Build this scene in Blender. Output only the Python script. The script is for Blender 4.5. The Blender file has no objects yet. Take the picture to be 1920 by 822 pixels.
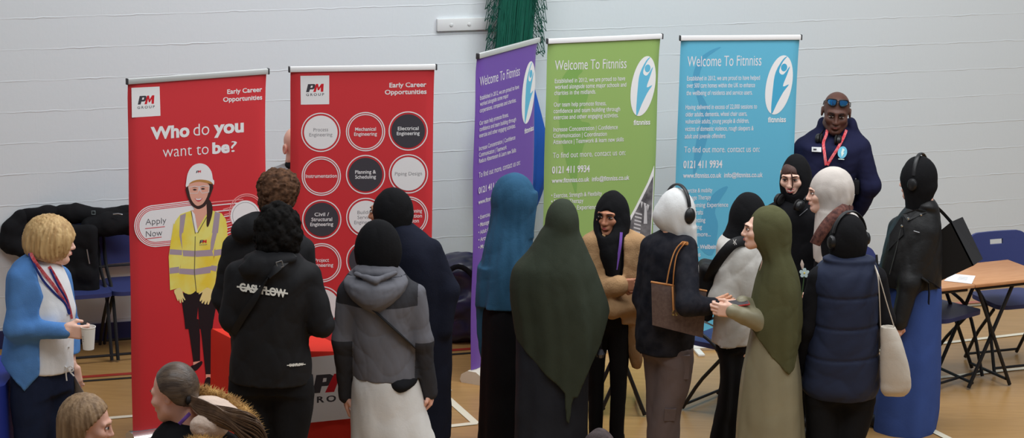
import bpy, bmesh, math, random
import numpy as np
from mathutils import Vector, Matrix
random.seed(7); RNG=np.random.RandomState(11)
SC=bpy.context.scene; COL=SC.collection
PI=math.pi
# ---------------------------------------------------------------- camera
F,PIT,ROL,CH=4607.0,.225,.020,4.499
_c,_s=math.cos(PIT),math.sin(PIT)
FWD=np.array([0,_c,-_s]); _r=np.array([1,0,0.]); _u=np.array([0,_s,_c])
RT=math.cos(ROL)*_r+math.sin(ROL)*_u; UP=-math.sin(ROL)*_r+math.cos(ROL)*_u
CAM=np.array([0,0,CH])
def ray(px,py): return FWD+(px-960)/F*RT-(py-411)/F*UP
def at(px,py,z=None,y=None):
    d=ray(px,py); t=(z-CH)/d[2] if z is not None else y/d[1]
    return CAM+t*d
cd=bpy.data.cameras.new('camera'); cam=bpy.data.objects.new('camera',cd); COL.objects.link(cam)
cd.sensor_width=36; cd.lens=F/1920*36; cd.clip_end=100; cd.clip_start=.1
M=Matrix(((RT[0],UP[0],-FWD[0],0),(RT[1],UP[1],-FWD[1],0),(RT[2],UP[2],-FWD[2],CH),(0,0,0,1)))
cam.matrix_world=M; SC.camera=cam
# ---------------------------------------------------------------- materials
def lin(c): 
    c=c/255.; return c/12.92 if c<=.04045 else ((c+.055)/1.055)**2.4
GAIN=.80
MATS={}
def rgb(r,g,b): return tuple(min(.92,lin(v)/GAIN) for v in (r,g,b))+(1,)
def mat(name,c,rough=.8,bump=0,scale=40,kind='noise',var=0,metal=0,coat=0,spec=.3,stretch=(1,1,1),c2=None,vscale=6,sheen=0,bdist=.004):
    if name in MATS: return MATS[name]
    m=bpy.data.materials.new(name); m.use_nodes=True; nt=m.node_tree; n=nt.nodes; l=nt.links
    b=n['Principled BSDF']; col=rgb(*c); b.inputs['Base Color'].default_value=col
    b.inputs['Roughness'].default_value=rough; b.inputs['Metallic'].default_value=metal
    b.inputs['Specular IOR Level'].default_value=spec; b.inputs['Coat Weight'].default_value=coat
    if sheen: b.inputs['Sheen Weight'].default_value=sheen
    tc=n.new('ShaderNodeTexCoord'); mp=n.new('ShaderNodeMapping'); mp.inputs['Scale'].default_value=stretch
    l.new(tc.outputs['Object'],mp.inputs['Vector'])
    if var or c2:
        t=n.new('ShaderNodeTexNoise'); t.inputs['Scale'].default_value=vscale; t.inputs['Detail'].default_value=4
        l.new(mp.outputs[0],t.inputs['Vector'])
        r=n.new('ShaderNodeValToRGB'); e=r.color_ramp.elements
        e[0].position=.35; e[1].position=.65
        if c2: e[0].color=col; e[1].color=rgb(*c2)
        else:
            e[0].color=tuple(v*(1-var) for v in col[:3])+(1,); e[1].color=tuple(min(1,v*(1+var)) for v in col[:3])+(1,)
        l.new(t.outputs['Fac'],r.inputs['Fac']); l.new(r.outputs['Color'],b.inputs['Base Color'])
    if bump:
        if kind=='wave':
            t=n.new('ShaderNodeTexWave'); t.inputs['Scale'].default_value=scale; t.inputs['Distortion'].default_value=4; t.inputs['Detail'].default_value=2
        elif kind=='voronoi':
            t=n.new('ShaderNodeTexVoronoi'); t.inputs['Scale'].default_value=scale
        else:
            t=n.new('ShaderNodeTexNoise'); t.inputs['Scale'].default_value=scale; t.inputs['Detail'].default_value=3
        l.new(mp.outputs[0],t.inputs['Vector'])
        bp=n.new('ShaderNodeBump'); bp.inputs['Strength'].default_value=bump; bp.inputs['Distance'].default_value=bdist
        l.new(t.outputs[0],bp.inputs['Height']); l.new(bp.outputs[0],b.inputs['Normal'])
    MATS[name]=m; return m
def cloth(name,c,rough=.9,bump=.25,scale=60,var=.12,**k): return mat(name,c,rough,bump,scale,var=var,sheen=.0,spec=.15,**k)
# ---------------------------------------------------------------- object helpers
def link(name,me,m=None,parent=None,loc=None,smooth=False):
    o=bpy.data.objects.new(name,me); COL.objects.link(o)
    if m is not None and me is not None:
        for x in (m if isinstance(m,(list,tuple)) else [m]): me.materials.append(x)
    if parent is not None: o.parent=parent
    if loc is not None: o.location=loc
    if smooth and me is not None and len(me.polygons): me.polygons.foreach_set('use_smooth',[True]*len(me.polygons))
    return o
def tag(o,label=None,cat=None,group=None,kind=None):
    if label: o['label']=label
    if cat: o['category']=cat
    if group: o['group']=group
    if kind: o['kind']=kind
    return o
def empty(name,loc,label,cat,group=None,rz=0):
    o=bpy.data.objects.new(name,None); COL.objects.link(o); o.empty_display_size=.1
    o.location=Vector([float(v) for v in loc]); o.rotation_euler=(0,0,rz); return tag(o,label,cat,group)
class MB:
    """collects simple solids; build() links them as one mesh"""
    def __init__(s): s.v=[];s.f=[];s.mi=[];s.cur=0
    def add(s,v,f):
        k=len(s.v); s.v+= [tuple(float(c) for c in p) for p in v]; s.f+=[tuple(i+k for i in q) for q in f]; s.mi+=[s.cur]*len(f); return s
    def box(s,c,h,R=None,bev=0):
        bm=bmesh.new(); bmesh.ops.create_cube(bm,size=2)
        for v in bm.verts: v.co=Vector((v.co.x*h[0],v.co.y*h[1],v.co.z*h[2]))
        if bev: bmesh.ops.bevel(bm,geom=list(bm.edges),offset=bev,segments=2,affect='EDGES',profile=.5)
        R=R or Matrix.Identity(3); c=Vector([float(q) for q in c])
        s.add([tuple(R@v.co+c) for v in bm.verts],[tuple(v.index for v in f.verts) for f in bm.faces]) if not bm.verts.index_update() else 0
        bm.free(); return s
    def tube(s,pts,r,n=8,closed=False,flat=1.0,nrm=None):
        P=[Vector([float(c) for c in p]) for p in pts]; N=len(P); rs=r if isinstance(r,(list,tuple,np.ndarray)) else [r]*N
        ref=Vector(nrm) if nrm else None; V=[];prev=None
        for i,p in enumerate(P):
            a=P[(i-1)%N] if (closed or i>0) else p; b=P[(i+1)%N] if (closed or i<N-1) else p
            t=(b-a).normalized()
            if ref: x=(ref-t*ref.dot(t)).normalized()
            elif prev is None: x=t.orthogonal().normalized()
            else: x=(prev-t*prev.dot(t)).normalized()
            prev=x; y=t.cross(x)
            for k in range(n):
                an=2*PI*k/n; V.append(p+(x*math.cos(an)*flat+y*math.sin(an))*rs[i])
        Fs=[]
        for i in range(N if closed else N-1):
            j=(i+1)%N
            for k in range(n): Fs.append((i*n+k,i*n+(k+1)%n,j*n+(k+1)%n,j*n+k))
        if not closed: Fs+= [tuple(range(n))[::-1],tuple((N-1)*n+k for k in range(n))]
        return s.add(V,Fs)
    def lathe(s,prof,c=(0,0,0),n=24,R=None,sx=1,sy=1):
        R=R or Matrix.Identity(3); c=Vector([float(q) for q in c]); V=[];Fs=[]
        for r,z in prof:
            for k in range(n):
                a=2*PI*k/n; V.append(tuple(R@Vector((r*math.cos(a)*sx,r*math.sin(a)*sy,z))+c))
        for i in range(len(prof)-1):
            for k in range(n): Fs.append((i*n+k,i*n+(k+1)%n,(i+1)*n+(k+1)%n,(i+1)*n+k))
        if prof[0][0]>1e-5: Fs.append(tuple(range(n))[::-1])
        if prof[-1][0]>1e-5: Fs.append(tuple((len(prof)-1)*n+k for k in range(n)))
        return s.add(V,Fs)
    def prism(s,pts,z0,z1,xf=None):
        n=len(pts); xf=xf or (lambda p:p)
        V=[xf((p[0],p[1],z0)) for p in pts]+[xf((p[0],p[1],z1)) for p in pts]
        return s.add(V,[tuple(range(n))[::-1],tuple(range(n,2*n))]+[(i,(i+1)%n,n+(i+1)%n,n+i) for i in range(n)])
    def mesh(s,name):
        me=bpy.data.meshes.new(name); me.from_pydata(s.v,[],s.f); me.polygons.foreach_set('material_index',s.mi); me.update()
        bm=bmesh.new(); bm.from_mesh(me); bmesh.ops.recalc_face_normals(bm,faces=bm.faces); bm.to_mesh(me); bm.free(); return me
    def build(s,name,m,parent=None,loc=None,smooth=True,auto=True):
        me=s.mesh(name); o=link(name,me,m,parent,loc,smooth)
        if smooth and auto:
            try: me.set_sharp_from_angle(angle=math.radians(38))
            except Exception: pass
        return o
def copy_tree(o,parent=None):
    c=o.copy(); COL.objects.link(c); c.parent=parent
    for ch in list(o.children): copy_tree(ch,c)
    return c
def spline(pts,n=8,closed=True):
    P=np.array(pts,float); N=len(P); out=[]
    rng=range(N) if closed else range(N-1)
    for i in rng:
        if closed: a,b,c,d=P[i-1],P[i],P[(i+1)%N],P[(i+2)%N]
        else: a,b,c,d=P[max(i-1,0)],P[i],P[i+1],P[min(i+2,N-1)]
        for k in range(n):
            t=k/n; out.append(.5*(2*b+(c-a)*t+(2*a-5*b+4*c-d)*t*t+(3*b-a-3*c+d)*t**3))
    if not closed: out.append(P[-1])
    return [tuple(p) for p in out]
# ---------------------------------------------------------------- setting
WA=.365; WY=16.813
WD=np.array([math.cos(WA),math.sin(WA),0]); WN=np.array([math.sin(WA),-math.cos(WA),0])   # along, towards the room
def wallp(s,z,off=0): return np.array([0,WY,z])+WD*s+WN*off-np.array([0,0,0])
def m_wall():
    m=bpy.data.materials.new('painted_block'); m.use_nodes=True; nt=m.node_tree; n=nt.nodes; l=nt.links; b=n['Principled BSDF']
    b.inputs['Roughness'].default_value=.55; b.inputs['Specular IOR Level'].default_value=.3
    tc=n.new('ShaderNodeTexCoord'); sep=n.new('ShaderNodeSeparateXYZ'); l.new(tc.outputs['Object'],sep.inputs[0])
    cmb=n.new('ShaderNodeCombineXYZ'); l.new(sep.outputs['X'],cmb.inputs['X'])
    ad=n.new('ShaderNodeMath'); ad.operation='ADD'; ad.inputs[1].default_value=.052; l.new(sep.outputs['Z'],ad.inputs[0]); l.new(ad.outputs[0],cmb.inputs['Y'])
    nz=n.new('ShaderNodeTexNoise'); nz.inputs['Scale'].default_value=9; nz.inputs['Detail'].default_value=3; l.new(tc.outputs['Object'],nz.inputs['Vector'])
    mx=n.new('ShaderNodeMixRGB'); mx.blend_type='ADD'; mx.inputs['Fac'].default_value=.02; l.new(cmb.outputs[0],mx.inputs[1]); l.new(nz.outputs['Color'],mx.inputs[2])
    s2=n.new('ShaderNodeSeparateXYZ'); l.new(mx.outputs[0],s2.inputs[0])
    def math_(op,a,b=None,c=None):
        q=n.new('ShaderNodeMath'); q.operation=op
        for i,v in enumerate((a,b,c)):
            if v is None: continue
            if isinstance(v,(int,float)): q.inputs[i].default_value=v
            else: l.new(v,q.inputs[i])
        return q.outputs[0]
    row=math_('DIVIDE',s2.outputs['Y'],.204); fl_=math_('FLOOR',row); fr=math_('ABSOLUTE',math_('SUBTRACT',math_('SUBTRACT',row,fl_),.5)); jl=math_('MULTIPLY',math_('SUBTRACT',.5,fr),.204)     # distance to the bed joint
    par=math_('MULTIPLY',math_('FLOORED_MODULO',fl_,2),.5); cx=math_('ADD',math_('DIVIDE',s2.outputs['X'],.44),par); cv=math_('MULTIPLY',math_('SUBTRACT',.5,math_('ABSOLUTE',math_('SUBTRACT',math_('FRACT',cx),.5))),.44)
    nb=n.new('ShaderNodeTexNoise'); nb.inputs['Scale'].default_value=3.2; nb.inputs['Detail'].default_value=2; l.new(tc.outputs['Object'],nb.inputs['Vector'])
    mk=n.new('ShaderNodeMapRange'); mk.inputs['From Min'].default_value=.42; mk.inputs['From Max'].default_value=.62; l.new(nb.outputs['Fac'],mk.inputs[0])
    bed=math_('MULTIPLY',math_('SUBTRACT',1,math_('SMOOTH_MIN',math_('DIVIDE',jl,.006),1,.1)),math_('MULTIPLY_ADD',mk.outputs[0],.75,.25))
    per=math_('MULTIPLY',math_('SUBTRACT',1,math_('SMOOTH_MIN',math_('DIVIDE',cv,.004),1,.1)),.07)
    jn=math_('MAXIMUM',bed,per)
    b.inputs['Base Color'].default_value=rgb(202,208,211)
    n2=n.new('ShaderNodeTexNoise'); n2.inputs['Scale'].default_value=28; n2.inputs['Detail'].default_value=5; l.new(tc.outputs['Object'],n2.inputs['Vector'])
    m2=n.new('ShaderNodeMath'); m2.operation='MULTIPLY_ADD'; m2.inputs[1].default_value=.22; l.new(n2.outputs['Fac'],m2.inputs[0]); l.new(math_('MULTIPLY',jn,.8),m2.inputs[2])
    bp=n.new('ShaderNodeBump'); bp.inputs['Strength'].default_value=.45; bp.inputs['Distance'].default_value=.008; l.new(m2.outputs[0],bp.inputs['Height']); l.new(bp.outputs[0],b.inputs['Normal'])
    return m
def m_floor():
    m=bpy.data.materials.new('sports_floor'); m.use_nodes=True; nt=m.node_tree; n=nt.nodes; l=nt.links; b=n['Principled BSDF']
    b.inputs['Roughness'].default_value=.32; b.inputs['Specular IOR Level'].default_value=.5
    tc=n.new('ShaderNodeTexCoord'); mp=n.new('ShaderNodeMapping'); mp.inputs['Rotation'].default_value=(0,0,-WA); mp.inputs['Scale'].default_value=(1.2,9,1)
    l.new(tc.outputs['Object'],mp.inputs[0]); nz=n.new('ShaderNodeTexNoise'); nz.inputs['Scale'].default_value=3; nz.inputs['Detail'].default_value=6; l.new(mp.outputs[0],nz.inputs['Vector'])
    r=n.new('ShaderNodeValToRGB'); e=r.color_ramp.elements; e[0].position=.3; e[1].position=.7; e[0].color=rgb(154,117,69); e[1].color=rgb(168,130,80)
    l.new(nz.outputs['Fac'],r.inputs[0]); l.new(r.outputs[0],b.inputs['Base Color']); 
    n2=n.new('ShaderNodeTexNoise'); n2.inputs['Scale'].default_value=2.5; l.new(tc.outputs['Object'],n2.inputs['Vector'])
    mr=n.new('ShaderNodeMapRange'); mr.inputs['To Min'].default_value=.24; mr.inputs['To Max'].default_value=.4; l.new(n2.outputs['Fac'],mr.inputs[0]); l.new(mr.outputs[0],b.inputs['Roughness'])
    return m
fb=MB(); fb.add([(-9,-1,0),(9,-1,0),(9,24,0),(-9,24,0)],[(0,1,2,3)]); fl=fb.build('floor',m_floor(),smooth=False); tag(fl,kind='structure')
wb=MB(); wb.box((0,.1,4),(9,.1,4)); w=wb.build('wall_back',m_wall(),smooth=False); w.location=(0,WY,0); w.rotation_euler=(0,0,WA); tag(w,kind='structure')
bb=MB(); bb.box((0,-.008,.06),(9,.008,.06)); bo=bb.build('baseboard_back',mat('navy_skirting',(40,44,84),.5),smooth=False); bo.location=(0,WY,0); bo.rotation_euler=(0,0,WA); tag(bo,kind='structure')
def floor_line(name,a,b,wd,m,label,z=.003):
    a=np.array(a,float);b=np.array(b,float); d=(b-a)/np.linalg.norm(b-a); nn=np.array([-d[1],d[0]])*wd/2
    q=MB(); q.add([(*(a-nn),z),(*(b-nn),z),(*(b+nn),z),(*(a+nn),z)],[(0,1,2,3)]); o=q.build(name,m,smooth=False); tag(o,kind='structure'); return o
WHT=mat('line_white',(214,206,184),.4); LRED=mat('line_red',(150,48,38),.4); LBLK=mat('line_black',(38,36,34),.4)
def fp(px,py): return at(px,py,z=0)[:2]
_i=[0]
def fline(p,q,wd,m,ext=(0,0)):
    a,b=fp(*p),fp(*q); d=(b-a)/np.linalg.norm(b-a); _i[0]+=1
    return floor_line('trim_%d'%_i[0],a-d*ext[0],b+d*ext[1],wd,m,None,z=.002+.0004*_i[0])
fline((140,709),(250,701),.05,LRED,(2,4)); fline((140,717),(250,709),.035,LBLK,(2,4))
fline((205,785),(253,781),.045,WHT,(1,2)); fline((847,755),(893,796),.05,WHT,(0.6,0)); fline((847,800),(893,795),.05,WHT,(1,0))
fline((1765,645),(1920,627),.045,WHT,(.6,2)); fline((1765,709),(1920,692),.045,WHT,(.8,2)); fline((1728,799),(1780,825),.05,WHT,(.1,1))
fline((1790,571),(1850,566),.06,mat('line_pink',(168,98,82),.4),(1,2)); fline((1790,577),(1850,572),.045,mat('line_grey',(128,116,96),.4),(1,2))
# light
wd=bpy.data.worlds.new('world'); SC.world=wd; wd.use_nodes=True; wd.node_tree.nodes['Background'].inputs[0].default_value=(.84,.92,1,1); wd.node_tree.nodes['Background'].inputs[1].default_value=.18
def area(name,loc,size,power,aim,col=(1,1,1)):
    ld=bpy.data.lights.new(name,'AREA'); ld.shape='RECTANGLE'; ld.size,ld.size_y=size; ld.energy=power; ld.color=col
    o=bpy.data.objects.new(name,ld); COL.objects.link(o); o.location=loc; o.rotation_euler=(Vector(aim)-Vector(loc)).to_track_quat('-Z','Y').to_euler(); return o
area('hall_ceiling_light',(.3,9.0,7.2),(9,2.0),270,(.3,12.5,0),(.97,.985,1))
area('hall_ceiling_light',(1.9,13.9,6.2),(7,1.6),285,(1.9,14.4,0),(.97,.985,1))
area('hall_ceiling_light',(7,12,6.5),(3,5),110,(1,15,1),(.95,.98,1))
SC.view_settings.view_transform='Standard'; SC.view_settings.look='None'; SC.view_settings.gamma=1; SC.view_settings.exposure=0; SC.view_settings.use_curve_mapping=False
# ================================================================ roll-up banners
class Banner:
    def __init__(s,name,label,cx,cy,yaw,w,h,panel,group,lean=0):
        s.w,s.h=w,h; s.d=np.array([math.cos(yaw),math.sin(yaw),0]); s.n=np.array([math.sin(yaw),-math.cos(yaw),0]); s.o=np.array([cx,cy,0.]); s.yaw=yaw
        s.root=empty('roll_up_banner',s.o,label,'banner',group,yaw); s.pm=panel; s.layers=0
    def uv(s,px,py):
        d=ray(px,py); t=(s.o-CAM)@s.n/(d@s.n); p=CAM+t*d-s.o; return p@s.d,p[2]
    def pt(s,u,v,off=0): return (u,-off,v)       # in the root's own frame
    def panel(s,z0=.085):
        q=MB(); us=np.concatenate([np.linspace(-.5,-.44,5),np.linspace(-.4,.4,9),np.linspace(.44,.5,5)])*s.w; vs=np.linspace(z0,s.h-.01,24); V=[]
        for v in vs:
            for u in us:
                e=max(0,abs(u)/s.w-.43)/.07; top=max(0,(v-(s.h-.12))/.12)
                V.append((u,.016*e*e*(1-.8*top)+.004*(1+math.sin(v*7+u*4))*e,v))
        n=len(us); Fs=[(i*n+j,i*n+j+1,(i+1)*n+j+1,(i+1)*n+j) for i in range(len(vs)-1) for j in range(n-1)]
        N=len(V); V+=[(a,b+.0012,c) for a,b,c in V]; Fs+=[tuple(k+N for k in f[::-1]) for f in Fs]
        q.add(V,Fs); s.po=q.build('print_panel',s.pm,s.root,auto=False)
    def hardware(s,railm,basem,light=False):
        q=MB(); q.box((0,0,s.h),(s.w/2+.006,.011,.016),bev=.004); r=q.build('top_rail',railm,s.root)
        q=MB()
        for e in (-1,1): q.box((e*(s.w/2+.009),0,s.h),(.005,.012,.018),bev=.003)
        q.build('end_cap',mat('cap_dark',(60,60,62),.5),r)
        q=MB(); prof=[(-.075,.0),(-.085,.02),(-.07,.055),(-.03,.082),(.03,.082),(.075,.055),(.085,.02),(.075,0)]
        V=[];n=len(prof); hw=s.w/2+.02
        for x in (-hw,hw): V+=[(x,a,b) for a,b in prof]
        q.add(V,[tuple(range(n)),tuple(range(n,2*n))[::-1]]+[(i,(i+1)%n,n+(i+1)%n,n+i) for i in range(n)])
        b=q.build('base',basem,s.root)
        for e in (-1,1):
            q=MB(); q.box((e*s.w*.3,-.13,.008),(.022,.09,.008),bev=.003); q.build('foot',basem,b)
        q=MB(); q.tube([(0,.03,.08),(0,.03,s.h-.02)],.009); q.build('support_pole',mat('pole_grey',(120,122,124),.4,metal=.6),s.root)
    def poly(s,pts,m,smooth=0,name='artwork',parent=None,uvspace=False,q=None):
        s.layers+=1; off=.0005+s.layers*.00004
        if smooth: pts=spline(pts,smooth)
        P=[p if uvspace else s.uv(*p) for p in pts]
        own=q is None; q=q or MB(); n=len(q.v)
        q.add([s.pt(u,v,off) for u,v in P],[tuple(range(len(P)))])
        if own: return q.build(name,m,parent or s.root,smooth=False)
        return q
    def ring(s,c,rx,ry,t,m,q=None,name='ring',rot=0):
        s.layers+=1; off=.0005+s.layers*.00004; own=q is None; q=q or MB(); N=48; V=[]
        for rr in (0,t):
            for k in range(N):
                a=2*PI*k/N; x,y=(rx-rr)*math.cos(a),(ry-rr)*math.sin(a)
                V.append(s.pt(*(s.uv(c[0]+x*math.cos(rot)-y*math.sin(rot),c[1]+x*math.sin(rot)+y*math.cos(rot))),off))
        q.add(V,[(k,(k+1)%N,N+(k+1)%N,N+k) for k in range(N)])
        if own: return q.build(name,m,s.root,smooth=False)
    def disc(s,c,rx,ry,m,q=None,name='disc',rot=0):
        P=[]
        for k in range(48):
            a=2*PI*k/48; x,y=rx*math.cos(a),ry*math.sin(a); P.append((c[0]+x*math.cos(rot)-y*math.sin(rot),c[1]+x*math.sin(rot)+y*math.cos(rot)))
        return s.poly(P,m,0,name,q=q)
    def text(s,q,txt,x0,y0,x1,y1,cap,bold=0,shear=0,spacing=1):
        V,Fs=text_mesh(txt,bold,shear,spacing); s.layers+=1; off=.0005+s.layers*.00004
        W=max(p[0] for p in V); W0=min(p[0] for p in V)
        a=np.array(s.uv(x0,y0)); b=np.array(s.uv(x1,y1)); c=np.array(s.uv(x0,y0-cap))
        h_=(c[1]-a[1]); out=[]
        for x,y in V:
            t=(x-W0)/(W-W0); p=a+(b-a)*t; out.append(s.pt(p[0],p[1]+ymap(y)*h_,off))
        q.add(out,Fs)
def ymap(y):
    """letter heights with a tall x-height, in units of the capitals"""
    if y<=0: return y/XC[1]*.85
    if y<XC[0]: return y/XC[0]*.73
    return .73+(y-XC[0])/(XC[1]-XC[0])*.27
_tc={}
def text_mesh(txt,bold=0,shear=0,spacing=1):
    k=(txt,bold,shear,spacing)
    if k in _tc: return _tc[k]
    cu=bpy.data.curves.new('t','FONT'); cu.body=txt; cu.size=1; cu.offset=bold; cu.shear=shear; cu.space_character=spacing; cu.resolution_u=3
    o=bpy.data.objects.new('t',cu); COL.objects.link(o); dg=bpy.context.evaluated_depsgraph_get(); me=bpy.data.meshes.new_from_object(o.evaluated_get(dg))
    V=[(v.co.x,v.co.y) for v in me.vertices]; Fs=[tuple(p.vertices) for p in me.polygons]
    bpy.data.objects.remove(o); bpy.data.curves.remove(cu); bpy.data.meshes.remove(me); _tc[k]=(V,Fs); return V,Fs
SILV=mat('silver_rail',(196,198,196),.35,metal=.35,spec=.5); CHROME=mat('chrome_base',(190,190,188),.2,metal=.85,spec=.6); WRAIL=mat('white_rail',(226,228,226),.4)
INKW=mat('ink_white',(232,230,232),.6); INKR=mat('ink_red',(196,30,42),.6); INKD=mat('ink_charcoal',(62,60,66),.6); INKG=mat('ink_grey_text',(110,110,114),.6)
REDP=mat('red_print',(198,42,50),.5,spec=.8); PURP=mat('purple_print',(108,76,160),.45,spec=.35); GRNP=mat('green_print',(140,170,98),.45,spec=.35); BLUP=mat('blue_print',(94,172,200),.45,spec=.35)
XC=[max(p[1] for p in text_mesh('x')[0]),max(p[1] for p in text_mesh('H')[0])]
def pm_logo(B,x0,y0,x1,y1,cap,white=True,gy=None,gcap=None,gx=None,dy=0):
    """heavy slanted P and M with GROUP spaced out below"""
    w=x1-x0; q=MB(); q.cur=0
    def P(pts,mi):
        q.cur=mi; B.poly([(x0+w*a+ (0),y0+(y1-y0)*a-cap*b) for a,b in pts],None,q=q)
    P([(0,0),(.11,1),(.46,1),(.52,.93),(.52,.72),(.47,.42),(.38,.33),(.22,.33),(.17,0)],0)
    P([(.25,.55),(.28,.8),(.38,.8),(.36,.58),(.33,.55)],2)
    P([(.40,0),(.56,1),(.68,1),(.72,.55),(.86,1),(1.0,1),(.97,0),(.83,0),(.83,.55),(.73,.2),(.66,.2),(.62,.6),(.55,0)],1)
    if gx:
        q.cur=3; n=len(q.f); B.text(q,'GROUP',gx[0],gy[0],gx[1],gy[1],gcap,.03,0,1.45)
    return q.build('logo',[INKD,INKR,INKW,INKG],B.root,smooth=False)
# ---- red banner with the hard-hat worker
R1=Banner('r1','tall red banner reading Who do you want to be, hard-hatted woman printed on it',-1.797,13.79,.538,.85,2.139,REDP,'red careers banners'); R1.panel(); R1.hardware(SILV,CHROME)
def z1(x,y): return (220+x/2.35,110+y/2.35)
B=R1; B.poly([z1(62,129),z1(186,123),z1(190,252),z1(64,260)],INKW,name='logo_panel')
a,b=z1(90,203),z1(163,199); g0,g1=z1(88,222),z1(165,217); pm_logo(B,a[0],a[1],b[0],b[1],16,gy=(g0[1],g1[1]),gcap=4.6,gx=(g0[0],g1[0]))
def T(q,B,zf,txt,x0,y0,x1,y1,cap,bold=0,**k):
    a,b=zf(x0,y0),zf(x1,y1); B.text(q,txt,a[0],a[1],b[0],b[1],cap,bold,**k)
def TL(B,zf,items,m=None):
    q=MB()
    for it in items: T(q,B,zf,*it)
    q.build('lettering',m or INKW,B.root,smooth=False)
TL(B,z1,[('Early Career',484,156,638,145,8.2,.022)]); TL(B,z1,[('Opportunities',466,191,638,180,8.2,.022)])
TL(B,z1,[('Who',147,356,318,342,22,.04),('do',335,341,405,335,22,-.005),('you',424,333,557,322,22,.04)])
TL(B,z1,[('want to',200,436,402,421,20,-.008),('be',418,419,495,413,20,.04),('?',500,412,527,410,20,-.005)])
# pill with fading lines
def pill(L,R_,yl,yr,r):
    P=[]
    for k in range(17):
        t=PI/2+PI*k/16; P.append((L[0]+r*1.0*math.cos(t),L[1]-r*math.sin(t)))
    P+=[(R_,yr+r),(R_,yr-r)]; return P
q=MB()
for r,mi in ((39.5,0),(37.6,1),(36.2,0),(34.4,1),(33,0),(31.6,1),(30.2,0)):
    q.cur=mi; B.poly([(291+ (r)*math.cos(PI/2+PI*k/16),424-r*math.sin(PI/2+PI*k/16)) for k in range(17)]+[(372,416+r),(372,416-r-2)],None,q=q)
q.build('apply_panel',[INKW,INKR],B.root,smooth=False)
PNK=mat('ink_pink',(224,140,140),.6)
q=MB()
for i,(y,xs) in enumerate([(374,384),(380,384),(386,418),(392,386),(397,420),(402,411),(407,425),(412,420),(417,424),(422,424),(427,425),(432,425),(437,425)]):
    yy=y+2; q.cur=i%2; B.poly([(xs,yy+(4 if i<4 else 3)),(440+(i<2)*16,yy-2-(i<2)),(440+(i<2)*16,yy-.0-(i<2)),(xs,yy+2+(4 if i<4 else 3))],None,q=q)
q.build('speed_lines',[PNK,INKW],B.root,smooth=False)
B.ring((463,399),34,36,2,PNK,name='ring'); B.ring((463,399),30.5,32.5,1.6,PNK,name='ring'); B.disc((460,405),28,29,INKW,name='white_disc'); 
B.ring((460,405),24.5,25.5,.7,INKG,name='thin_ring')
def z4(x,y): return (240+x/6.85,360+y/6.85)
TL(B,z4,[('Apply',225,424,490,404,11,-.012)],INKD); TL(B,z4,[('Now',230,580,438,562,11,-.012)],INKD)
q=MB()
for (x0,y0,x1,y1) in ((218,472,472,446),(225,604,430,580)): B.poly([z4(x0,y0-4),z4(x1,y1-4),z4(x1,y1+4),z4(x0,y0+4)],None,q=q)
q.build('underline',INKR,B.root,smooth=False)
# printed worker: flat printed picture in layers
SKIN_P=mat('print_skin',(214,160,140),.6); HIV=mat('print_yellow',(228,202,66),.6,c2=(238,220,120),var=.1,vscale=7); REFL=mat('print_stripe',(160,146,158),.6); PBLK=mat('print_black',(30,24,28),.6); PHAT=mat('print_hat',(228,228,230),.6); PHAIR=mat('print_hair',(56,40,38),.6); PTAN=mat('print_tan',(176,128,72),.6); GLV=mat('print_glove',(226,208,140),.6); PLIP=mat('print_lip',(190,76,84),.6); PTEETH=mat('print_teeth',(240,236,232),.6)
def z5(x,y): return (300+x/6,300+y/6)
def z6(x,y): return (290+x/5.237,430+y/5.237)
def z7(x,y): return (300+x/5.136,580+y/5.136)
wk=bpy.data.objects.new('printed_worker',None); COL.objects.link(wk); wk.parent=B.root
def art(zf,pts,m,name,sm=5): return B.poly([zf(*p) for p in pts],m,sm,name,parent=wk)
art(z6,[(262,712),(300,640),(430,625),(600,640),(606,760),(560,860)]and[(255,640),(330,600),(560,600),(604,690),(600,770),(576,900),(566,980),(440,980),(425,760),(412,900),(406,980),(300,980),(290,880)],PBLK,'trousers',0)
art(z7,[(232,50),(270,170),(285,260),(322,520),(385,500),(385,260),(372,100)],PBLK,'leg',0); art(z7,[(370,60),(400,260),(440,640),(490,640),(488,400),(500,200),(520,40)],PBLK,'leg',0)
art(z7,[(318,510),(384,500),(380,540),(318,545)],SKIN_P,'ankle',0); art(z7,[(440,628),(490,628),(490,670),(440,670)],SKIN_P,'ankle',0)
art(z7,[(296,550),(330,535),(398,500),(404,530),(350,590),(310,590)],PBLK,'shoe',3); art(z7,[(440,668),(492,668),(496,790),(455,800),(420,780)],PBLK,'shoe',3)
q=MB()
for P in ([(190,600),(262,570),(300,612),(306,632),(288,622),(272,612),(284,660),(300,690),(292,698),(272,672),(280,712),(270,718),(256,680),(258,722),(246,722),(236,684),(230,708),(218,690),(204,650)],[(430,638),(440,612),(478,570),(574,590),(572,640),(548,690),(530,738),(516,736),(520,700),(500,738),(486,732),(492,700),(470,728),(458,722),(468,690),(448,710),(440,696),(462,640),(466,618),(446,634)]): B.poly([z6(*p) for p in P],None,2,q=q)
q.build('glove',GLV,wk,smooth=False)
art(z6,[(185,-60),(152,150),(136,270),(150,600),(262,570),(240,420),(275,250),(260,60)],HIV,'sleeve',0); art(z6,[(600,-60),(690,-60),(716,60),(690,240),(612,410),(580,600),(490,560),(560,380),(590,240)],HIV,'sleeve',0)
art(z6,[(235,-60),(270,200),(245,420),(240,560),(300,628),(350,640),(385,620),(402,606),(415,622),(440,620),(500,580),(530,540),(575,400),(580,220),(640,-70)],HIV,'jacket',2)
art(z5,[(230,610),(170,690),(140,830),(280,840),(700,840),(760,800),(740,670),(690,600),(590,570),(480,640),(350,570)],HIV,'shoulders',0)
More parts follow.
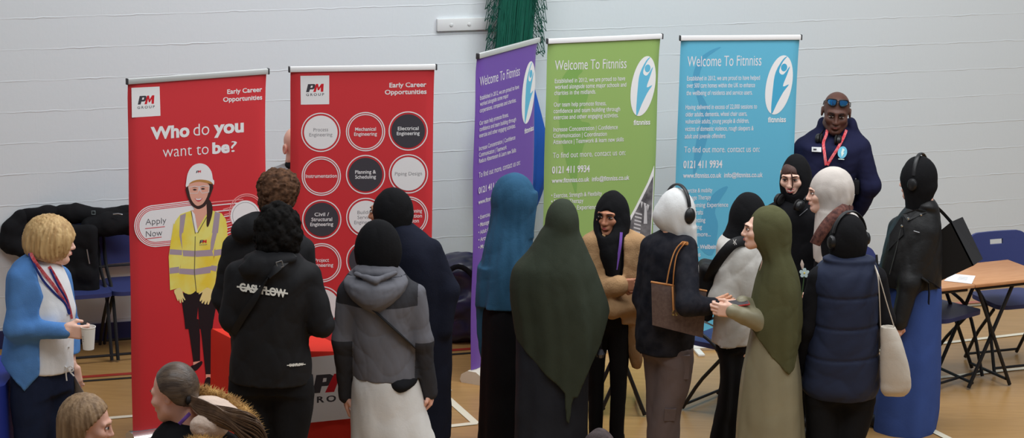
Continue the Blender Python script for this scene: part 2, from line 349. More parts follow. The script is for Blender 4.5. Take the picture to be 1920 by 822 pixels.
for P in ([(148,195),(268,205),(265,255),(144,248)],[(272,205),(390,212),(390,270),(278,265)],[(392,212),(560,200),(575,262),(400,272)],[(582,205),(690,190),(672,250),(578,265)],[(144,380),(238,368),(238,428),(146,438)],[(240,385),(384,392),(386,450),(240,438)],[(386,392),(556,362),(545,430),(390,450)],[(556,355),(614,362),(600,416),(540,400)],[(245,-30),(286,-40),(262,60),(270,200),(240,60)],[(580,-30),(625,-30),(600,80),(570,210),(545,205),(548,130)]): art(z6,P,REFL,'reflective_band',0)
for P in ([(225,625),(290,600),(258,820),(215,820)],[(615,580),(675,600),(650,822),(582,822)]): art(z5,P,REFL,'reflective_band',0)
art(z5,[(350,565),(420,740),(530,600),(530,560)],SKIN_P,'neck',0); art(z5,[(350,565),(388,610),(418,780),(425,815),(390,815),(360,680)],PHAT,'blouse',0); art(z5,[(384,560),(380,530),(530,470),(530,590),(418,780),(398,640)],SKIN_P,'throat',0)
q=MB()
for P in ([(344,570),(352,570),(400,830),(392,830)],[(520,640),(526,646),(424,826),(418,820)]): B.poly([z5(*p) for p in P],None,q=q)
B.poly([z6(*p) for p in [(394,70),(400,70),(392,420),(410,610),(404,612),(384,420)]],None,q=q); q.build('zip_line',mat('print_zip',(96,94,70),.6),wk,smooth=False)
art(z5,[(300,280),(330,470),(400,545),(460,545),(530,480),(590,250)],PHAIR,'strap',3); art(z5,[(522,440),(575,480),(588,590),(545,740),(522,735),(525,600)],PHAIR,'hair',4)
art(z5,[(322,270),(328,370),(352,450),(398,508),(440,514),(490,480),(535,390),(548,280),(440,235)],SKIN_P,'face',5)
art(z5,[(388,432),(430,436),(474,430),(455,460),(430,470),(405,458)],PLIP,'lips',3); art(z5,[(396,434),(430,438),(466,432),(450,448),(412,450)],PTEETH,'teeth',3)
LENS=mat('print_lens',(206,190,186),.6)
art(z5,[(318,305),(380,290),(436,296),(500,285),(556,290),(550,365),(470,378),(437,340),(420,378),(330,380)],LENS,'goggles',0); art(z5,[(326,312),(380,300),(430,306),(420,370),(334,372)],SKIN_P,'goggle_lens',0); art(z5,[(444,306),(500,296),(548,300),(542,358),(470,368)],SKIN_P,'goggle_lens',0)
for c in ((388,335),(480,325)): art(z5,[(c[0]-24,c[1]),(c[0],c[1]-10),(c[0]+24,c[1]),(c[0],c[1]+10)],PHAIR,'eye',3); art(z5,[(c[0]-30,c[1]-18),(c[0],c[1]-28),(c[0]+30,c[1]-18),(c[0],c[1]-22)],PHAIR,'eyebrow',3)
art(z5,[(288,300),(292,250),(310,150),(360,70),(440,38),(520,60),(575,130),(592,215),(606,235),(600,280),(560,240),(440,222),(350,250),(310,295)],PHAT,'hard_hat',4)
art(z5,[(320,275),(360,240),(440,220),(540,232),(590,265),(560,268),(440,244),(350,262)],PTAN,'hat_brim',3)
a,b=z5(402,148),z5(458,143); pm_logo(B,a[0],a[1],b[0],b[1],4.5); a,b=z6(438,138),z6(508,134); g=z6(436,158),z6(512,154); pm_logo(B,a[0],a[1],b[0],b[1],6,gy=(g[0][1],g[1][1]),gcap=1.8,gx=(g[0][0],g[1][0]))
# ---- red banner with discipline circles
R2=Banner('r2','red banner with rows of circles naming engineering disciplines',-.887,14.186,.222,.85,2.139,REDP,'red careers banners'); R2.panel(); R2.hardware(WRAIL,CHROME); B=R2
def z2(x,y): return (530+x/2.35,110+y/2.35)
B.poly([z2(78,76),z2(205,74),z2(205,201),z2(80,203)],INKW,name='logo_panel'); a,b=z2(103,148),z2(181,146); g=z2(103,165),z2(183,163); pm_logo(B,a[0],a[1],b[0],b[1],15,gy=(g[0][1],g[1][1]),gcap=4.6,gx=(g[0][0],g[1][0]))
TL(B,z2,[('Early Career',470,127,633,124,8.2,.022)]); TL(B,z2,[('Opportunities',450,158,634,155,8.2,.022)])
circ=[(168,325,'w','Process|Engineering'),(365,322,'o','Mechanical|Engineering'),(553,319,'d','Electrical|Engineering'),(170,518,'o','Instrumentation'),(365,511,'d','Planning &|Scheduling'),(554,508,'w','Piping Design'),(172,709,'d','Civil /|Structural|Engineering'),(366,700,'w','Building|Services|Engineering'),(554,694,'o','Commissioning|Qualification|Validation'),(172,900,'o','Project|Engineering'),(366,890,'d','Quantity|Surveying'),(556,882,'w','Process|Safety'),(174,1090,'w','Quality'),(366,1080,'o','Design'),(556,1072,'d','Safety')]
for x,y,k,t in circ:
    c=z2(x,y); e=bpy.data.objects.new('discipline_circle',None); COL.objects.link(e); e.parent=B.root
    o=B.ring(c,36.8,36.8,2,INKW); o.parent=e
    if k=='o': o=B.ring(c,33,33,1.8,INKW,name='inner_ring'); o.parent=e
    else: o=B.disc(c,31.5,31.5,INKW if k=='w' else INKD,name='disc'); o.parent=e
    L=t.split('|'); q=MB()
    for i,s_ in enumerate(L):
        yy=c[1]+(i-(len(L)-1)/2)*9.3+3; hw=len(s_)*1.95
        B.text(q,s_,c[0]-hw,yy+.3,c[0]+hw,yy-.3,6.4,.012 if k!='w' else -.002)
    q.build('circle_lettering',INKW if k!='w' else INKG,e,smooth=False)
# ---- fitness banners
INKF=mat('ink_soft_white',(214,212,216),.6)
def fit_logo(B,zc,rx,ry,rot,tx,m_on):
    B.disc(zc,rx,ry,INKW,name='logo_oval',rot=rot)
    def L(a,b):   # figure in oval units
        x,y=a*rx,b*ry; return (zc[0]+x*math.cos(rot)-y*math.sin(rot),zc[1]+x*math.sin(rot)+y*math.cos(rot))
    B.poly([L(*p) for p in [(-.15,1.0),(-.42,.1),(-.45,-.4),(-.1,-.85),(.2,-.98),(-.05,-.78),(-.2,-.5),(-.1,-.38),(.2,-.38),(.55,-.68),(.45,-.35),(.32,.02),(.75,-.08),(.45,.2),(.15,.6)]],m_on,3,'logo_figure')
    B.disc(L(.12,-.60),rx*.24,ry*.13,m_on,name='logo_head',rot=rot)
    q=MB(); B.text(q,'fitnniss',*tx,.02); q.build('logo_lettering',INKW,B.root,smooth=False)
def block(B,zf,lines):
    for t,x0,y0,x1,y1,cap,bold in lines:
        q=MB(); T(q,B,zf,t,x0,y0,x1,y1,cap*1.04,bold+.006); q.build('lettering',INKF,B.root,smooth=False)
P_=Banner('p','purple banner turned side-on, Welcome To Fitnniss lettering',-.039,15.313,1.084,.8,2.1,PURP,'fitness company banners'); P_.panel(); P_.hardware(SILV,mat('cream_base',(206,200,186),.5))
def z3(x,y): return (870+x/2.283,40+y/2.283)
block(P_,z3,[('Welcome To Fitnniss',67,279,238,232,17,-.008),('Established in 2012, we are proud to have',68,338,235,288,7.5,0),('worked alongside some major',68,364,190,326,7.5,0),('corperations, companies and charities.',67,392,223,345,7.5,0),('Our team help promote fitness,',66,446,190,408,7.5,0),('confidence and team building through',66,472,222,428,7.5,0),('exercise and other engaging activities.',65,499,220,455,7.5,0),('Increase Concentration | Confidence',64,555,219,505,7.5,0),('Communication | Teamwork',64,582,182,547,7.5,0),('Reduce Absenteesm & Learn new Skills',64,608,222,560,7.5,0),('To find out more, contact us on:',63,671,240,614,9.5,-.006),('0121 411 9934',62,739,170,703,11,.015),('www.fitnniss.co.uk  info@fitnniss.co.uk',61,785,262,720,7.5,.006),
 ('• Exercise, Strength & Flexibility',61,850,215,800,7,0),('• Massage Therapy',61,882,150,853,7,0),('• Adult Classes',61,914,135,890,7,0),('• Arts & crafts',61,946,140,920,7,0),('• Much more...',61,978,140,952,7,0)])
zc=z3(275,305); fit_logo(P_,zc,11.5,59,.09,(*z3(258,482),*z3(297,466),9),mat('ink_sky',(96,176,206),.6))
G_=Banner('g','green banner headed Welcome To Fitnniss',.580,15.772,.396,.8,2.1,GRNP,'fitness company banners'); G_.panel(); G_.hardware(WRAIL,mat('cream_base',(206,200,186),.5))
def zg(x,y): return (1010+x/2.055,50+y/2.055)
GD=mat('ink_green_shade',(120,160,84),.5)
G_.poly([zg(*p) for p in [(110,170),(80,240),(85,420),(140,640),(150,560),(170,470),(200,380),(160,360),(180,300),(190,250),(150,200),(170,170),(140,160)]],GD,4,'watermark_swirl')
G_.poly([zg(*p) for p in [(445,535),(420,600),(370,700),(330,770),(330,860),(430,860),(440,700)]],INKW,0,'photo_edge')
G_.poly([zg(*p) for p in [(442,575),(425,610),(380,700),(343,770),(336,860),(426,860),(432,790)]],mat('print_grey_photo',(120,118,120),.6,c2=(70,68,72),var=.1,vscale=14),0,'photo_corner')
q=MB()
for i in range(6): G_.poly([zg(372-i*1.5,715+i*14),zg(398-i*1.5,722+i*14),zg(398-i*1.5,728+i*14),zg(372-i*1.5,721+i*14)],None,q=q)
for i in range(3): G_.poly([zg(392+i*12,672+i*6),zg(402+i*12,676+i*6),zg(396+i*12,700+i*6)],None,q=q)
G_.poly([zg(408,690),zg(416,690),zg(418,760),zg(404,760)],None,q=q); q.build('photo_detail',mat('print_grey_light',(190,188,190),.6),G_.root,smooth=False)
block(G_,zg,[('Welcome To Fitnniss',62,168,338,160,17.5,-.008),('Established in 2012, we are proud to have',62,218,333,207,7.6,0),('worked alongside some major schools and',62,241,337,231,7.6,0),('charities in the midlands.',60,264,220,258,7.6,0),('Our team help promote fitness,',58,309,260,303,7.6,0),('confidence and team building through',57,334,313,325,7.6,0),('exercise and other engaging activties.',57,358,307,349,7.6,0),('Increase Concentration | Confidence',56,405,304,395,7.6,0),('Communication | Coordination',55,429,262,421,7.6,0),('Attendance | Teamwork & learn new skills',55,453,327,442,7.6,0),('To find out more, contact us on:',54,507,334,495,9.5,-.006),('0121 411 9934',51,566,196,560,12,.018),('www.fitnniss.co.uk  info@fitnniss.co.uk',50,603,349,590,8,.01),('• Exercise, Strength & Flexibilty',48,660,243,651,7.6,0),('• Massage Therapy',48,683,172,679,7.6,0),('• Drumming Experience',48,708,230,703,7.6,0)])
fit_logo(G_,zg(402,229),22,57,.17,(*zg(365,379),*zg(429,377),9),mat('ink_sky',(96,176,206),.6))
U_=Banner('u','light blue banner beside the man in sunglasses',1.473,15.935,.177,.8,2.1,BLUP,'fitness company banners'); U_.panel(); U_.hardware(WRAIL,mat('white_base',(214,212,204),.45))
def zu(x,y): return (1250+x/1.867,50+y/1.867)
UD=mat('ink_blue_shade',(78,152,186),.5)
for P in ([(190,72),(150,85),(110,120),(90,190),(110,260),(120,330),(100,420),(95,520),(140,400),(150,300),(120,230),(115,170),(140,110)],[(215,562),(170,580),(130,640),(110,760),(160,800),(180,700),(170,640)]): U_.poly([zu(*p) for p in P],UD,4,'watermark_swirl')
block(U_,zu,[('Welcome To Fitnniss',72,140,331,136,18.5,-.008),('Established in 2012, we are proud to have helped',71,189,326,186,8,0),('over 500 care homes within the UK to enhance',70,214,309,212,8,0),('the wellbeing of residents and service users.',69,240,300,238,8,0),('Having delivered in excess of 22,000 sessions to',66,290,316,287,8,0),('older adults, dementia, wheel chair users,',66,315,281,312,8,0),('vulnerable adults, young people & children,',65,340,288,337,8,0),('victims of domestic violence, rough sleepers &',64,366,304,363,8,0),('adult and juvenile offenders',63,392,205,390,8,0),('To find out more. contact us on:',61,441,325,439,10.5,-.006),('0121 411 9934',58,496,194,494,13,.018),('www.fitnniss.co.uk  info@fitnniss.co.uk',57,530,336,527,8.4,.01),('• Exercise & mobilty',52,582,160,580,7.6,0),('• Massage Therapy',52,607,155,605,7.6,0),('• Drumming Experience',52,633,215,631,7.6,0),('• Arts & crafts',52,659,127,658,7.6,0),('• Goal setting',52,686,135,685,7.6,0),('• Dressing',52,710,123,709,7.6,0),('• Much more...',52,736,154,734,7.6,0),('Adults – Wellbeing',58,780,180,778,7.6,.01),('Sessions',58,806,118,805,7.6,0)])
fit_logo(U_,zu(393,204),24,56.5,.2,(*zu(354,335),*zu(417,334),9.5),mat('ink_sky_deep',(70,160,196),.6))
# ================================================================ furniture and hall fittings
NAVY=mat('navy_plastic',(50,58,104),.45,.1,200); BLKM=mat('black_tube',(28,28,30),.45); WOOD=mat('beech_laminate',(188,138,98),.4,c2=(178,126,86),var=.1,vscale=8,stretch=(1,8,1)); PAPER=mat('paper',(226,226,226),.7)
def rrect(w,h,r,n=5):
    P=[]
    for cx,cy,a in ((w-r,h-r,0),(-w+r,h-r,PI/2),(-w+r,-h+r,PI),(w-r,-h+r,1.5*PI)):
        for k in range(n+1): t=a+PI/2*k/n; P.append((cx+r*math.cos(t),cy+r*math.sin(t)))
    return P
def make_chair(label,loc,rz):
    t=empty('folding_chair',loc,label,'chair','navy folding chairs',rz)
    q=MB(); q.prism(rrect(.215,.2,.07),.425,.455,lambda p:(p[0],p[1],p[2]+.012*(p[1]/.2)**2-.006*(1-(p[0]/.215)**2)*(p[2]>.43))); q.build('seat',NAVY,t)
    # backrest: curved panel with a handle slot, made of a lower part and bars round the slot
    q=MB(); W=.225; n=12
    def bx(x,z,o): return (x,.16+.05*(z-.55)/.28+.03*(1-(x/W)**2)+o,z)
    def patch(x0,x1,z0,z1,cor=0):
        V=[];k=9
        for o in (0,.018):
            for j in range(k):
                for i in range(k):
                    x=x0+(x1-x0)*i/(k-1); z=z0+(z1-z0)*j/(k-1)
                    if cor and z>z1-.07:
                        lim=W-.07+math.sqrt(max(0,.07**2-(z-(z1-.07))**2)); x=max(-lim,min(lim,x))
                    V.append(bx(x,z,o))
        Fs=[]
        for o in (0,1):
            for j in range(k-1):
                for i in range(k-1): Fs.append((o*81+j*9+i,o*81+j*9+i+1,o*81+(j+1)*9+i+1,o*81+(j+1)*9+i))
        for i in range(k-1):
            Fs+=[(i,i+1,82+i,81+i),(72+i,73+i,154+i,153+i),(i*9,i*9+9,i*9+90,i*9+81),(i*9+8,i*9+17,i*9+98,i*9+89)]
        q.add(V,Fs)
    patch(-W,W,.56,.765); patch(-W,-.05,.765,.80); patch(.05,W,.765,.80); patch(-W,W,.80,.85,1)
    q.build('backrest',NAVY,t)
    for e in (-1,1):
        q=MB(); q.tube(spline([(e*.235,.215,.79),(e*.235,.13,.56),(e*.235,-.06,.42),(e*.235,-.2,.012)],6,False),.0115); q.build('leg',BLKM,t)
        q=MB(); q.tube([(e*.2,-.09,.415),(e*.2,.07,.23),(e*.2,.12,.16),(e*.2,.21,.012)],.0115); q.build('leg',BLKM,t)
    q=MB(); q.tube([(-.235,-.185,.045),(.235,-.185,.045)],.009); q.build('crossbar',BLKM,t); q=MB(); q.tube([(-.2,.2,.035),(.2,.2,.035)],.009); q.build('crossbar',BLKM,t); q=MB(); q.tube([(-.235,.13,.56),(.235,.13,.56)],.008); q.build('back_tube',BLKM,t)
    return t
ch0=make_chair('navy folding chair behind the desk with papers, its handle slot showing',(3.30,15.64,0),math.radians(22))
def chair(label,x,y,deg):
    c=copy_tree(ch0); c.location=(x,y,0); c.rotation_euler=(0,0,math.radians(deg)); c['label']=label; return c
chair('navy folding chair tucked at the near end of the wood desk, seat empty',2.76,15.29,44)
chair('navy folding chair mostly hidden behind the backpack girl',1.36,14.52,53)
chair('navy folding chair glimpsed between the puffer vest and the leather jacket',2.2,15.1,20)
chair('navy folding chair with a black coat on it, beside the blue cardigan woman',-2.82,15.38,21)
chair('navy folding chair with a paper on its seat, beside the red banner',-2.42,15.54,21)
def desk(label,x,y,deg,L,D,H=.71,legs=None):
    t=empty('folding_desk',(x,y,0),label,'desk','folding desks',math.radians(deg))
    q=MB(); q.box((0,0,H-.011),(L/2,D/2,.011),bev=.004); q.build('tabletop',WOOD,t)
    q=MB(); q.tube([(-L/2+.04,-D/2+.03,H-.035),(L/2-.04,-D/2+.03,H-.035)],.012); q.build('rail',BLKM,t); q=MB(); q.tube([(-L/2+.04,D/2-.03,H-.035),(L/2-.04,D/2-.03,H-.035)],.012); q.build('rail',BLKM,t)
    la,lb=legs or (-L/2+.04,L/2-.04)
    for s_ in (-1,1):
        y=s_*(D/2-.035); q=MB(); q.tube([(la,y,H-.03),(lb,y,.01)],.0125); q.build('leg',BLKM,t); y-=s_*.028; q=MB(); q.tube([(lb,y,H-.03),(la,y,.01)],.0125); q.build('leg',BLKM,t)
    for x in (la+.02,lb-.02):
        q=MB(); q.tube([(x,-D/2+.05,.045),(x,D/2-.05,.045)],.010); q.build('stretcher',BLKM,t)
    return t
def desk_at(label,fl,deg,L,D,legs=None):
    a=math.radians(deg); c=np.array(fl[:2])+np.array([math.cos(a),math.sin(a)])*L/2+np.array([-math.sin(a),math.cos(a)])*D/2
    return desk(label,c[0],c[1],deg,L,D,legs=legs)
_u=np.array([math.cos(math.radians(25.5)),math.sin(math.radians(25.5))])
desk_at('wood-topped folding desk at the right edge in front of the navy chair',np.array([2.70,14.86])+_u*.245,25.5,.60,.48,(-.26,.04))
desk_at('wood-topped folding desk with a paper on it, right of the leather jacket',np.array([2.70,14.86])-_u*.36,25.5,.60,.48,(-.27,.02))
desk('folding desk behind the camel coat person, only black legs showing',.55,14.50,4,.62,.44,legs=(.0,.27))
def sheet(label,corners,z,name='paper'):
    q=MB(); P=[at(*c,z=z) for c in corners]; c=sum(P)/4
    q.add([p-c for p in P]+[p-c+np.array([0,0,.0015]) for p in P],[(3,2,1,0),(4,5,6,7)]+[(i,(i+1)%4,4+(i+1)%4,4+i) for i in range(4)]); o=q.build(name,PAPER,loc=Vector(c),smooth=False); tag(o,label,'paper')
    q=MB()
    P2=[p-c+np.array([0,0,.0022]) for p in P]
    for i in range(3):
        t=.35+.15*i; a=P2[0]*(1-t)+P2[3]*t; b=P2[1]*(1-t)+P2[2]*t; a2=a*.6+b*.4; b2=a*.25+b*.75; d=(P2[3]-P2[0])*.03
        q.add([a2,b2,b2+d,a2+d],[(0,1,2,3)])
    q.build('printing',mat('print_faint',(150,150,156),.7),o,smooth=False); return o
sheet('white printed paper on the wood desk under the black tote',[(1770,527),(1822,533),(1829,518),(1785,514)],.7115)
sheet('white paper on the seat of the chair beside the red banner',[(192,536),(262,547),(270,533),(222,526)],.4585)
# red cloth covered table with the white logo panel
TBL=mat('red_cloth',(214,52,38),.7,.15,30)
def red_table():
    A=np.array([-1.70,13.48]); N_=np.array([-1.40,13.03]); d1=N_-A; L1=np.linalg.norm(d1); d1/=L1; d2=np.array([-d1[1],d1[0]]); 
    ang=math.atan2(d2[1],d2[0]); d2=np.array([math.cos(math.radians(3)),math.sin(math.radians(3))]); LL=.54
    t=empty('display_table',(N_[0],N_[1],0),'table under a red cloth with a white logo panel','table')
    H=.74; P=[(0,0),tuple(d2*LL),tuple(d2*LL-d1*L1),tuple(-d1*L1)]
    q=MB(); V=[];Fs=[]; c=np.mean(P,axis=0)
    per=[]
    for i in range(4):
        a=np.array(P[i]);b=np.array(P[(i+1)%4]); 
        for k in range(20): per.append(a+(b-a)*k/20)
    n=len(per); lev=[(H,.985),(H-.012,1.0),(H-.1,1.004),(H*.6,1.012),(H*.3,1.02),(.01,1.03)]
    for z,s_ in lev:
        for k,p in enumerate(per):
            w=.012*math.sin(k*.9)*(H-z)/H*(1 if k%20 not in (0,) else 0); dd=(p-c)/np.linalg.norm(p-c); V.append(tuple(c+(p-c)*s_+dd*w)+(z,))
    for i in range(len(lev)-1):
        for k in range(n): Fs.append((i*n+k,i*n+(k+1)%n,(i+1)*n+(k+1)%n,(i+1)*n+k))
    Fs.append(tuple(range(n))); q.add(V,Fs); q.build('tablecloth',TBL,t)
    class FB(Banner):
        def __init__(s): s.d=np.array([d2[0],d2[1],0]); s.n=np.array([d2[1],-d2[0],0])*1.0; s.o=np.array([N_[0],N_[1],0])+s.n*.022; s.root=t; s.layers=0
        def pt(s,u,v,off=0):
            p=s.d*u+s.n*(.024+.004*(1-v/.74)+off); return (p[0],p[1],v)
    B=FB()
    B.poly([(578,671),(585,670),(657,663),(657,785),(580,793)],INKW,0,'logo_panel')
    q=MB(); q.cur=0
    x0,y0,w,cap=586,738,78,34; sl=-.07
    def P2(pts,mi): q.cur=mi; B.poly([(x0+w*a,y0+w*a*sl-cap*b) for a,b in pts],None,q=q)
    P2([(0,0),(.09,1),(.42,1),(.5,.9),(.5,.7),(.45,.45),(.36,.36),(.22,.36),(.18,0)],0); P2([(.24,.58),(.26,.8),(.34,.8),(.33,.6)],2); P2([(.30,0),(.52,1),(.66,1),(.70,.5),(.86,1),(1.0,1),(.98,0),(.82,0),(.82,.55),(.72,.2),(.66,.2),(.62,.6),(.52,0)],1)
    q.cur=3; B.text(q,'GROUP',572,757,668,750,11,.03,0,1.4); q.build('logo',[INKD,INKR,INKW,INKD],t,smooth=False)
    for p in P:
        q=MB(); pp=c+(np.array(p)-c)*.85; q.tube([(pp[0],pp[1],.01),(pp[0],pp[1],H-.03)],.015); q.build('leg',BLKM,t)
red_table()
# blue cloth at the far left edge
q=MB(); q.prism(rrect(.3,.3,.06),0,.74,lambda p:(p[0]*(1.06-.08*p[2]),p[1]*(1.06-.08*p[2]),p[2])); o=q.build('draped_table',mat('royal_cloth',(28,44,128),.7,.2,25),loc=(-2.93,12.55,0)); tag(o,'royal blue draped table at the edge behind the cardigan woman','table')
# white board on the wall
q=MB(); q.box((0,-.012,0),(.30,.012,.042),bev=.003); o=q.build('wall_batten',mat('batten_white',(204,206,206),.5)); p=wallp(-.28,2.045); o.location=Vector(p); o.rotation_euler=(0,0,WA); tag(o,'white painted batten on the wall left of the green net','batten')
for x in (-.2,-.07):
    q=MB(); q.lathe([(.012,0),(.012,.004),(.006,.007),(0.0,.007)],n=12,R=Matrix.Rotation(PI/2,3,'X'),c=(x,-.024,0)); q.build('bolt',mat('bolt_white',(196,198,198),.4),o)
# gathered green net hanging by the wall
def net():
    d_=ray(967,48); n3=np.array([WN[0],WN[1],0]); p=CAM+d_*(((np.array([0,WY,0])+WN*.15-CAM)@n3)/(d_@n3)); t=empty('sports_net',(p[0],p[1],0.0),'dark green sports net gathered and hanging on the wall above the purple banner','net')
    z0,z1=1.80,2.9; NG=mat('net_green',(22,84,70),.8,.6,90,stretch=(6,6,.4)); q=MB(); n=60; lv=14; V=[];Fs=[]
    for j in range(lv):
        z=z0+(z1-z0)*j/(lv-1)
        for k in range(n):
            a=2*PI*k/n; r=1+.10*math.sin(9*a+z*3)+.07*math.sin(17*a-z*5)+.04*math.sin(31*a+z)
            V.append((.115*r*math.cos(a)+.02*math.sin(z*3),.085*r*math.sin(a),z))
    for j in range(lv-1):
        for k in range(n): Fs.append((j*n+k,j*n+(k+1)%n,(j+1)*n+(k+1)%n,(j+1)*n+k))
    q.add(V,Fs); q.build('gathered_bundle',NG,t)
    q=MB(); rs=random.Random(3)
    for k in range(220):
        a=rs.uniform(-PI,0) if k%4 else rs.uniform(0,PI); P=[]
        for j in range(8):
            z=z0+(z1-z0)*j/7; rr=1.02+.05*rs.random(); aa=a+rs.uniform(-.07,.07); P.append((.118*rr*math.cos(aa)+.02*math.sin(z*3),.09*rr*math.sin(aa),z))
        q.tube(P,.0016,3)
    q.build('net_strands',mat('net_strand',(30,104,86),.8),t)
    for side in (-1,1):
        q=MB()   # loose diamonds on both sides
        for sh in range(3):
            m=5; st=.075; rows=int((z1-z0)/st); off=(.10+.012*sh)*side
            G=[[(off+side*(i*.021+.006*math.sin(j*1.3+i*2+sh)+rs.uniform(-.004,.004)),-.05+.03*sh+.02*math.sin(i+j*.7),z0+.05+j*st+(i%2)*st/2+rs.uniform(-.012,.012)) for j in range(rows)] for i in range(m)]
            for i in range(m-1):
                for j in range(rows-1):
                    q.tube([G[i][j],G[i+1][j]],.0028,4)
                    jj=j+1 if i%2==0 and j+1<rows else j+1
                    q.tube([G[i+1][j],G[i][min(jj,rows-1)]],.0028,4)
        q.build('net_mesh',mat('net_strand2',(16,72,60),.8),t)
    # royal blue sleeve round the lower end of the net
    q=MB(); V=[];Fs=[];lv=24;n=64
    for j in range(lv):
        f=j/(lv-1); z=.66+.96*f; r0=.10+.125*min(1,f*3.)**.7-.15*max(0,f-.6)*1.5
        for k in range(n):
            a=2*PI*k/n; r=r0*(1+.06*math.sin(5*a+f*4)+.04*math.sin(11*a-f*3)); V.append((r*math.cos(a)*1.0,.12*(r/r0)*math.sin(a)*(.5+r0*1.6),z))
    for j in range(lv-1):
        for k in range(n): Fs.append((j*n+k,j*n+(k+1)%n,(j+1)*n+(k+1)%n,(j+1)*n+k))
    Fs.append(tuple((lv-1)*n+k for k in range(n))); q.add(V,Fs); q.build('net_sleeve',mat('sleeve_blue',(36,84,170),.6,.2,20),t)
net()
